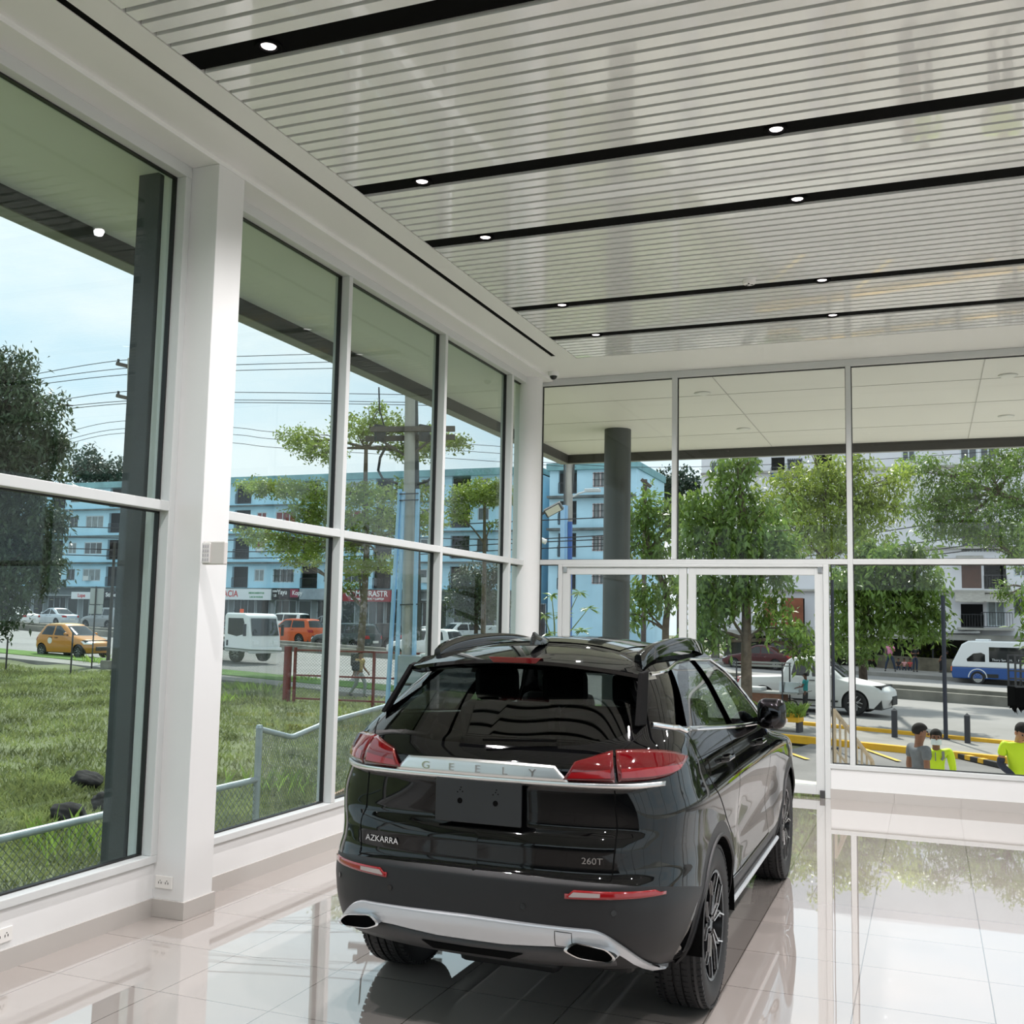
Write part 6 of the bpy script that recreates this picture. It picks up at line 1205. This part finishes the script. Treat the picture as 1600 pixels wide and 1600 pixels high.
# more of the same street trees beyond the right picture edge: they fill the reflections in the car, the floor and the slats
src = [o for o in bpy.data.objects if o.name.startswith('broadleaf_tree')]
for i, (k_, dx, dy, rz) in enumerate(((0, 8.5, 3.5, 1.0), (3, 8.0, -4.0, 2.0), (4, 9.0, 1.0, .6), (0, 16.0, 1.0, 2.4), (3, 15.0, 6.0, .3))):
    o = copy_tree(src[k_]); o.location = src[k_].location+Vector((dx, dy, -.0255*dx)); o.rotation_euler.z = rz; o['label'] = 'street tree standing beyond the right picture edge'; o['group'] = 'street trees out of the picture on the right'
# ================================================================ people
SKIN = {'b': mat('brown_skin', srgb(134,92,70), .55), 'l': mat('tan_skin', srgb(178,128,102), .55), 'd': mat('dark_skin', srgb(88,60,48), .55)}; M_hair = mat('black_hair', (.008,.007,.007), .9); M_eye = mat('dark_eye', (.01,.008,.007), .2); M_shoe = mat('dark_shoe', (.02,.02,.02), .5)
def skinmesh(nm, V, E, Rr, m, parent, root=0, sub=2):
    me = bpy.data.meshes.new(nm); me.from_pydata([tuple(v) for v in V], E, []); o = bpy.data.objects.new(nm, me); COL.objects.link(o)
    md = o.modifiers.new('skin', 'SKIN'); md.use_smooth_shade = True; md.branch_smoothing = .6
    for i, r in enumerate(Rr): sv = me.skin_vertices[0].data[i]; sv.radius = (r, r) if np.isscalar(r) else r; sv.use_root = (i == root)
    s = o.modifiers.new('sub', 'SUBSURF'); s.levels = sub; s.render_levels = sub
    bpy.context.view_layer.update(); ev = o.evaluated_get(bpy.context.evaluated_depsgraph_get()); m2 = bpy.data.meshes.new_from_object(ev); bpy.data.objects.remove(o)
    m2.materials.clear(); m2.materials.append(m); m2.polygons.foreach_set('use_smooth', [True]*len(m2.polygons)); q = bpy.data.objects.new(nm, m2); COL.objects.link(q); q.parent = parent; return q
def hand_chain(V, E, Rr, w, wi, dirn, side, curl=.35):
    """palm and five unequal, bent fingers beyond a wrist"""
    d = dirn.normalized(); lat = Vector((0,1,0)) if abs(d.y) < .8 else Vector((1,0,0)); lat = (lat-d*lat.dot(d)).normalized(); inn = d.cross(lat)*side
    pm = w+d*.055; V.append(pm); E.append((wi, len(V)-1)); Rr.append((.030,.020)); pi = len(V)-1
    for k, (o, L) in enumerate(((.030,.072),(.010,.082),(-.010,.076),(-.029,.058))):
        a = pm+lat*o+d*.030; b = a+d*L*.5+inn*curl*L*.2; c = b+d*L*.45+inn*curl*L*.55
        for p, r in ((a,.0095),(b,.0085),(c,.0070)): V.append(p); Rr.append(r); E.append((pi if p is a else len(V)-2, len(V)-1))
    a = w+d*.03+lat*.034; b = a+d*.032+lat*.022; c = b+d*.028+inn*.01
    for p, r in ((a,.013),(b,.0105),(c,.0085)): V.append(p); Rr.append(r); E.append((wi if p is a else len(V)-2, len(V)-1))
def person(label, loc, rz, H, skin, shirt, trousers, pose=None, sleeve='short', hair=True, hands=True, fat=1., group=None, lean=0., headlook=(0,0)):
    J = dict(pelvis=(0,0,.96), spine=(0,.0,1.12), chest=(0,-.005,1.30), neck=(0,-.012,1.455), head0=(0,.008,1.53), head1=(0,.018,1.605), head2=(0,.008,1.675), nose=(0,.108,1.58),
      shL=(-.190,-.01,1.42), elL=(-.235,-.03,1.14), wrL=(-.245,.05,.90), shR=(.190,-.01,1.42), elR=(.235,-.03,1.14), wrR=(.245,.05,.90), hipL=(-.092,0,.90), knL=(-.10,.025,.50), anL=(-.105,-.03,.085), hipR=(.092,0,.90), knR=(.10,.025,.50), anR=(.105,-.03,.085))
    J.update(pose or {}); J = {k: Vector(v) for k, v in J.items()}
    if lean:
        M = Matrix.Rotation(-lean, 3, 'X'); p0 = J['pelvis'].copy()
        for k in ('spine','chest','neck','head0','head1','head2','nose','shL','elL','wrL','shR','elR','wrR'): J[k] = p0+M @ (J[k]-p0)
    if headlook != (0,0):
        M = Matrix.Rotation(headlook[0], 3, 'Z') @ Matrix.Rotation(headlook[1], 3, 'X'); p0 = J['neck'].copy()
        for k in ('head0','head1','head2','nose'): J[k] = p0+M @ (J[k]-p0)
    s = H/1.76; J = {k: v*s for k, v in J.items()}; root = thing('person', label, 'person', loc, rz, group); f = fat*s
    hd = (J['head2']-J['head0']).normalized(); hf = (J['nose']-J['head1']); hf = (hf-hd*hf.dot(hd)).normalized(); hs = hf.cross(hd)
    V, E, Rr, ix = [], [], [], {}
    def ad(k, r, par=None): V.append(J[k]); Rr.append(tuple(q*s for q in r) if not np.isscalar(r) else r*s); ix[k] = len(V)-1; (E.append((ix[par], ix[k])) if par else None)
    ad('pelvis', (.10*fat,.075*fat)); ad('spine', (.09*fat,.07*fat), 'pelvis'); ad('chest', (.10*fat,.07*fat), 'spine'); ad('neck', .056, 'chest'); ad('head0', .066, 'neck'); ad('head1', (.076,.094), 'head0'); ad('head2', (.066,.080), 'head1')
    for S in 'LR':
        ad('sh'+S, .045, 'chest'); ad('el'+S, .042, 'sh'+S); ad('wr'+S, .028, 'el'+S); ad('hip'+S, .07*fat, 'pelvis'); ad('kn'+S, .056, 'hip'+S); ad('an'+S, .038, 'kn'+S)
    if hands:
        V2 = [v/s for v in V]; R2 = [r if not np.isscalar(r) else r for r in Rr]
        for S, sd in (('L',1),('R',-1)):
            n0 = len(V2); hand_chain(V2, E, R2, J['wr'+S]/s, ix['wr'+S], (J['wr'+S]-J['el'+S]), sd); 
            for i in range(n0, len(V2)): R2[i] = R2[i]*s if np.isscalar(R2[i]) else tuple(q*s for q in R2[i])
        V = [v*s for v in V2]; Rr = R2
    body = skinmesh('body', V, E, Rr, skin, root)
    h1 = J['head1']; Mh = Matrix((hs, hf, hd)).transposed()
    k = MB(); P = lambda x, y, z: h1+Mh @ Vector((x*s, y*s, z*s))
    k.ball(P(0,.098,-.018), .014*s,.018*s,.020*s, 8, 6, Mh).ball(P(-.080,-.005,-.01), .012*s,.020*s,.032*s, 8, 6, Mh).ball(P(.080,-.005,-.01), .012*s,.020*s,.032*s, 8, 6, Mh)
    bm = bmesh.new(); bm.from_mesh(body.data); tmp = bpy.data.meshes.new('t'); tmp.from_pydata(k.v, [], k.f); bm.from_mesh(tmp); bm.to_mesh(body.data); bm.free(); bpy.data.meshes.remove(tmp); body.data.polygons.foreach_set('use_smooth', [True]*len(body.data.polygons))
    for sg in (-1,1): MB().ball(P(sg*.032,.082,.012), .011*s, n=8, m=6).build('eye', M_eye, root, smooth='all')
    MB().box(-.024*s,.024*s,-.004*s,.004*s,-.005*s,.005*s, Matrix.Translation(P(0,.090,-.058)) @ Mh.to_4x4()).build('mouth', mat('lip_tone', srgb(110,66,56), .5), root, bevel=.002)
    if hair:
        q = MB(); q.ball((0,0,0), .090,.106,.098, 18, 12); q.v = [v for v in q.v]; bmv = []
        hv = [(Vector(v)) for v in q.v]; 
        for i, v in enumerate(hv):
            if v.z < -.02 and v.y > -.01: v *= .80
            if v.z < .02 and v.y > .03: v *= .74
            if v.z < -.06: v *= .82
            hv[i] = P(v.x, v.y-.012, v.z+.035)
        q.v = [tuple(v) for v in hv]; q.build('hair', M_hair, root, smooth='all')
    # clothes: slightly larger shells of the same skeleton
    o = .012
    def shell(nm, spec, m):
        v, e, r, im = [], [], [], {}
        for key, pos, rad, par in spec:
            v.append(pos); r.append(tuple(q*s for q in rad) if not np.isscalar(rad) else rad*s); im[key] = len(v)-1
            if par: e.append((im[par], im[key]))
        return skinmesh(nm, v, e, r, m, root)
    lp = lambda a, b, t: J[a]*(1-t)+J[b]*t
    sp = [('p', lp('pelvis','spine',-.15), (.148*fat,.120*fat), None), ('s', J['spine'], (.140*fat,.112*fat), 'p'), ('c', J['chest'], (.160*fat,.122*fat), 's'), ('n', lp('chest','neck',.84), .080, 'c')]
    for S in 'LR':
        sp += [('sh'+S, J['sh'+S], .074, 'c'), ('u'+S, lp('sh'+S,'el'+S,.62), .062, 'sh'+S)]
        if sleeve == 'long': sp += [('e'+S, J['el'+S], .053, 'u'+S), ('w'+S, lp('el'+S,'wr'+S,.95), .038, 'e'+S)]
    shell('shirt', sp, shirt)
    sp = [('p', lp('pelvis','spine',.15), (.142*fat,.114*fat), None), ('q', J['pelvis']-Vector((0,0,.02*s)), (.146*fat,.118*fat), 'p')]
    for S in 'LR': sp += [('h'+S, J['hip'+S], .100*fat, 'q'), ('k'+S, J['kn'+S], .070, 'h'+S), ('a'+S, lp('kn'+S,'an'+S,.95), .056, 'k'+S)]
    shell('trousers', sp, trousers)
    for S in 'LR':
        a = J['an'+S]; kd = (J['an'+S]-J['kn'+S]); fw = Vector((0,1,0)); sh = MB(); sh.ball(a+Vector((0,.05*s,-.045*s)), .046*s,.125*s,.045*s, 12, 8); sh.build('shoe', M_shoe, root, smooth='all')
    root['_j'] = 0; del root['_j']
    return root, J, P, Mh
M_grey = mat('grey_knit', srgb(104,108,114), .8, var=.1, vscale=20); M_jean = mat('dark_denim', srgb(44,54,74), .8, var=.15, vscale=9); M_hv = mat('fluorescent_yellow', srgb(206,238,30), .6, emit=None); M_navy = mat('navy_sleeve', srgb(36,42,66), .7); M_refl = mat('grey_reflective_band', srgb(128,132,128), .4)
def stand(px_, py_head, d, H): p = at(px_, py_head, d); return Vector((p.x, p.y, gz(p.x)-.0))
# man in grey seen from behind
g = stand(1436, 1133, 14.2, 1.7); Hh = at(1436,1131,14.2).z-g.z
person('man in grey shirt seen from behind, talking to the masked worker', g, -1.05, Hh/1.72*1.76, SKIN['b'], M_grey, M_jean, headlook=(-.35,0))
g = stand(1462, 1143, 14.9, 1.7); Hh = at(1460,1140,14.9).z-g.z
r, J, P, Mh = person('man in fluorescent yellow shirt wearing a white face mask', g, PI-.10, Hh/1.72*1.76, SKIN['b'], M_hv, M_jean, sleeve='long', headlook=(.15,0))
k = MB(); s = Hh/1.72
vs = []
for i in range(7):
    a = -1.15+i*2.3/6
    for z, rr in ((.012,.098),(-.03,.108),(-.075,.098)): vs.append(P(.082*math.sin(a)*1.02, .004+rr*math.cos(a), z-.032))
k.add(vs, [(i*3+j, (i+1)*3+j, (i+1)*3+j+1, i*3+j+1) for i in range(6) for j in range(2)]); k.build('face_mask', mat('surgical_mask', srgb(216,228,232), .7), r, smooth='all')
def band(root, J, pts, w, m, nm): MB().tube(pts, w, 6).build(nm, m, root, smooth=True)
for S in 'LR':
    a, b = J['sh'+S], J['el'+S]; k = MB(); dv = (b-a); sc = Hh/1.72
    k.tube([a*.55+J['neck']*.45+Vector((0,.09*sc,-.03*sc)), a*.6+J['chest']*.4+Vector((0,.105*sc,-.06*sc)), a*.45+J['spine']*.55+Vector((0,.10*sc,.02))], .022*sc, 6).build('shoulder_stripe', M_refl, r, smooth=True)
MB().box(-.006,.006,.0,.012,-.12,.0, Matrix.Translation(J['neck']+Vector((0,.105,-.06)))).build('button_placket', M_refl, r); MB().box(-.035,.035,.0,.010,-.03,.03, Matrix.Translation(J['chest']+Vector((.08,.118,.04)))).build('shirt_emblem', M_navy, r, bevel=.01)
g = stand(1592, 1131, 14.4, 1.7); Hh = at(1592,1128,14.4).z-g.z
r, J, P, Mh = person('man in fluorescent yellow shirt with navy sleeves looking down at the right edge', g, PI+.25, Hh/1.70*1.76, SKIN['l'], M_hv, M_navy, pose=dict(wrL=(-.16,.22,1.02), wrR=(.14,.24,1.02)), headlook=(.1,-.5), fat=1.12)
sc = Hh/1.70
for S in 'LR': skinmesh('undersleeve', [J['sh'+S]*.4+J['el'+S]*.6, J['el'+S], J['el'+S]*.08+J['wr'+S]*.92], [(0,1),(1,2)], [.056*sc,.052*sc,.038*sc], M_navy, r)
# walker with backpack on the left pavement
g = onG(561, 1091); dd = (g-Vector((0,0,CH))).dot(CF); Hh = at(563,1016,dd).z-g.z
r, J, P, Mh = person('woman with dark backpack walking along the left pavement', g, HR, Hh, SKIN['b'], mat('mustard_top', srgb(176,150,96), .8, var=.25, vscale=6), mat('pale_leggings', srgb(150,156,156), .8), pose=dict(knL=(-.09,.20,.52), anL=(-.09,.16,.12), knR=(.09,-.10,.50), anR=(.09,-.38,.16), wrL=(-.24,.16,.95), wrR=(.24,-.10,.92)))
MB().box(-.15,.15,-.30,-.10,.98,1.42).build('backpack', mat('dark_backpack', srgb(40,42,52), .8), r, bevel=.06); MB().box(.16,.32,-.1,.14,.86,1.18).build('shoulder_bag', mat('dark_bag', srgb(34,38,48), .8), r, bevel=.05)
# cart seller, walkers on the far pavement
g = onG(1259, 1118); dd = (g-Vector((0,0,CH))).dot(CF); Hh = at(1259,1050,dd).z-g.z
person('person in teal shirt and black trousers standing behind the food cart', g, HL, Hh, SKIN['d'], mat('teal_cotton', srgb(38,128,130), .8), mat('black_cotton', (.015,.015,.017), .8), pose=dict(elL=(-.22,.06,1.18), wrL=(-.18,.28,1.12), elR=(.22,.06,1.18), wrR=(.18,.28,1.12)))
def far(px_, py_, d, Hh, lab, rz, shirt, tr, **kw): p = at(px_, py_, d); p.z = gz(p.x)+.22; return person(lab, p, rz, Hh, SKIN['b'], shirt, tr, **kw)
M_bk = mat('black_cotton', (.015,.015,.017), .8)
far(1391,1040,64.5,1.86,'stout man in pink checked shirt standing legs apart on the far pavement',PI,mat('pink_check', srgb(216,138,166), .8, var=.2, vscale=30),M_jean,pose=dict(knL=(-.19,.03,.50),anL=(-.27,-.02,.085),knR=(.19,.03,.50),anR=(.27,-.02,.085),elL=(-.27,.04,1.16),wrL=(-.06,.22,1.26)),fat=1.25)
far(1430,1040,65.5,1.70,'person in black shirt and jeans standing right of the man in pink',PI+.4,M_bk,M_jean,pose=dict(wrL=(-.08,.24,1.16),wrR=(.10,.24,1.16)))
far(1470,1040,66.0,1.55,'person in dark blue bending forward beside the minibus',PI+1.2,mat('dark_blue_cotton', srgb(44,58,84), .8),M_bk,lean=.75)
for px_, lab, c in ((1411,'child in dark top sitting on the low kerb left of the man in pink',(40,36,40)),(1420,'child in pale pink sitting between two others on the low kerb',(216,160,160)),(1429,'child in red sitting on the low kerb nearest the man in pink',(186,84,80))): 
    p = at(px_-7, 1040, 67.2); p.z = gz(p.x)+.10
    person(lab, p, PI, 1.25, SKIN['b'], mat('child_top_%d' % c[0], srgb(*c), .8), M_jean, pose=dict(pelvis=(0,0,.42),spine=(0,0,.58),chest=(0,0,.76),neck=(0,0,.93),head0=(0,.02,1.015),head1=(0,.03,1.09),head2=(0,.02,1.16),nose=(0,.12,1.065),shL=(-.16,0,.88),elL=(-.22,.08,.64),wrL=(-.12,.28,.58),shR=(.16,0,.88),elR=(.22,.08,.64),wrR=(.12,.28,.58),hipL=(-.10,.03,.40),knL=(-.12,.42,.44),anL=(-.12,.44,.085),hipR=(.10,.03,.40),knR=(.12,.42,.44),anR=(.12,.44,.085)), group='children sitting on the kerb')
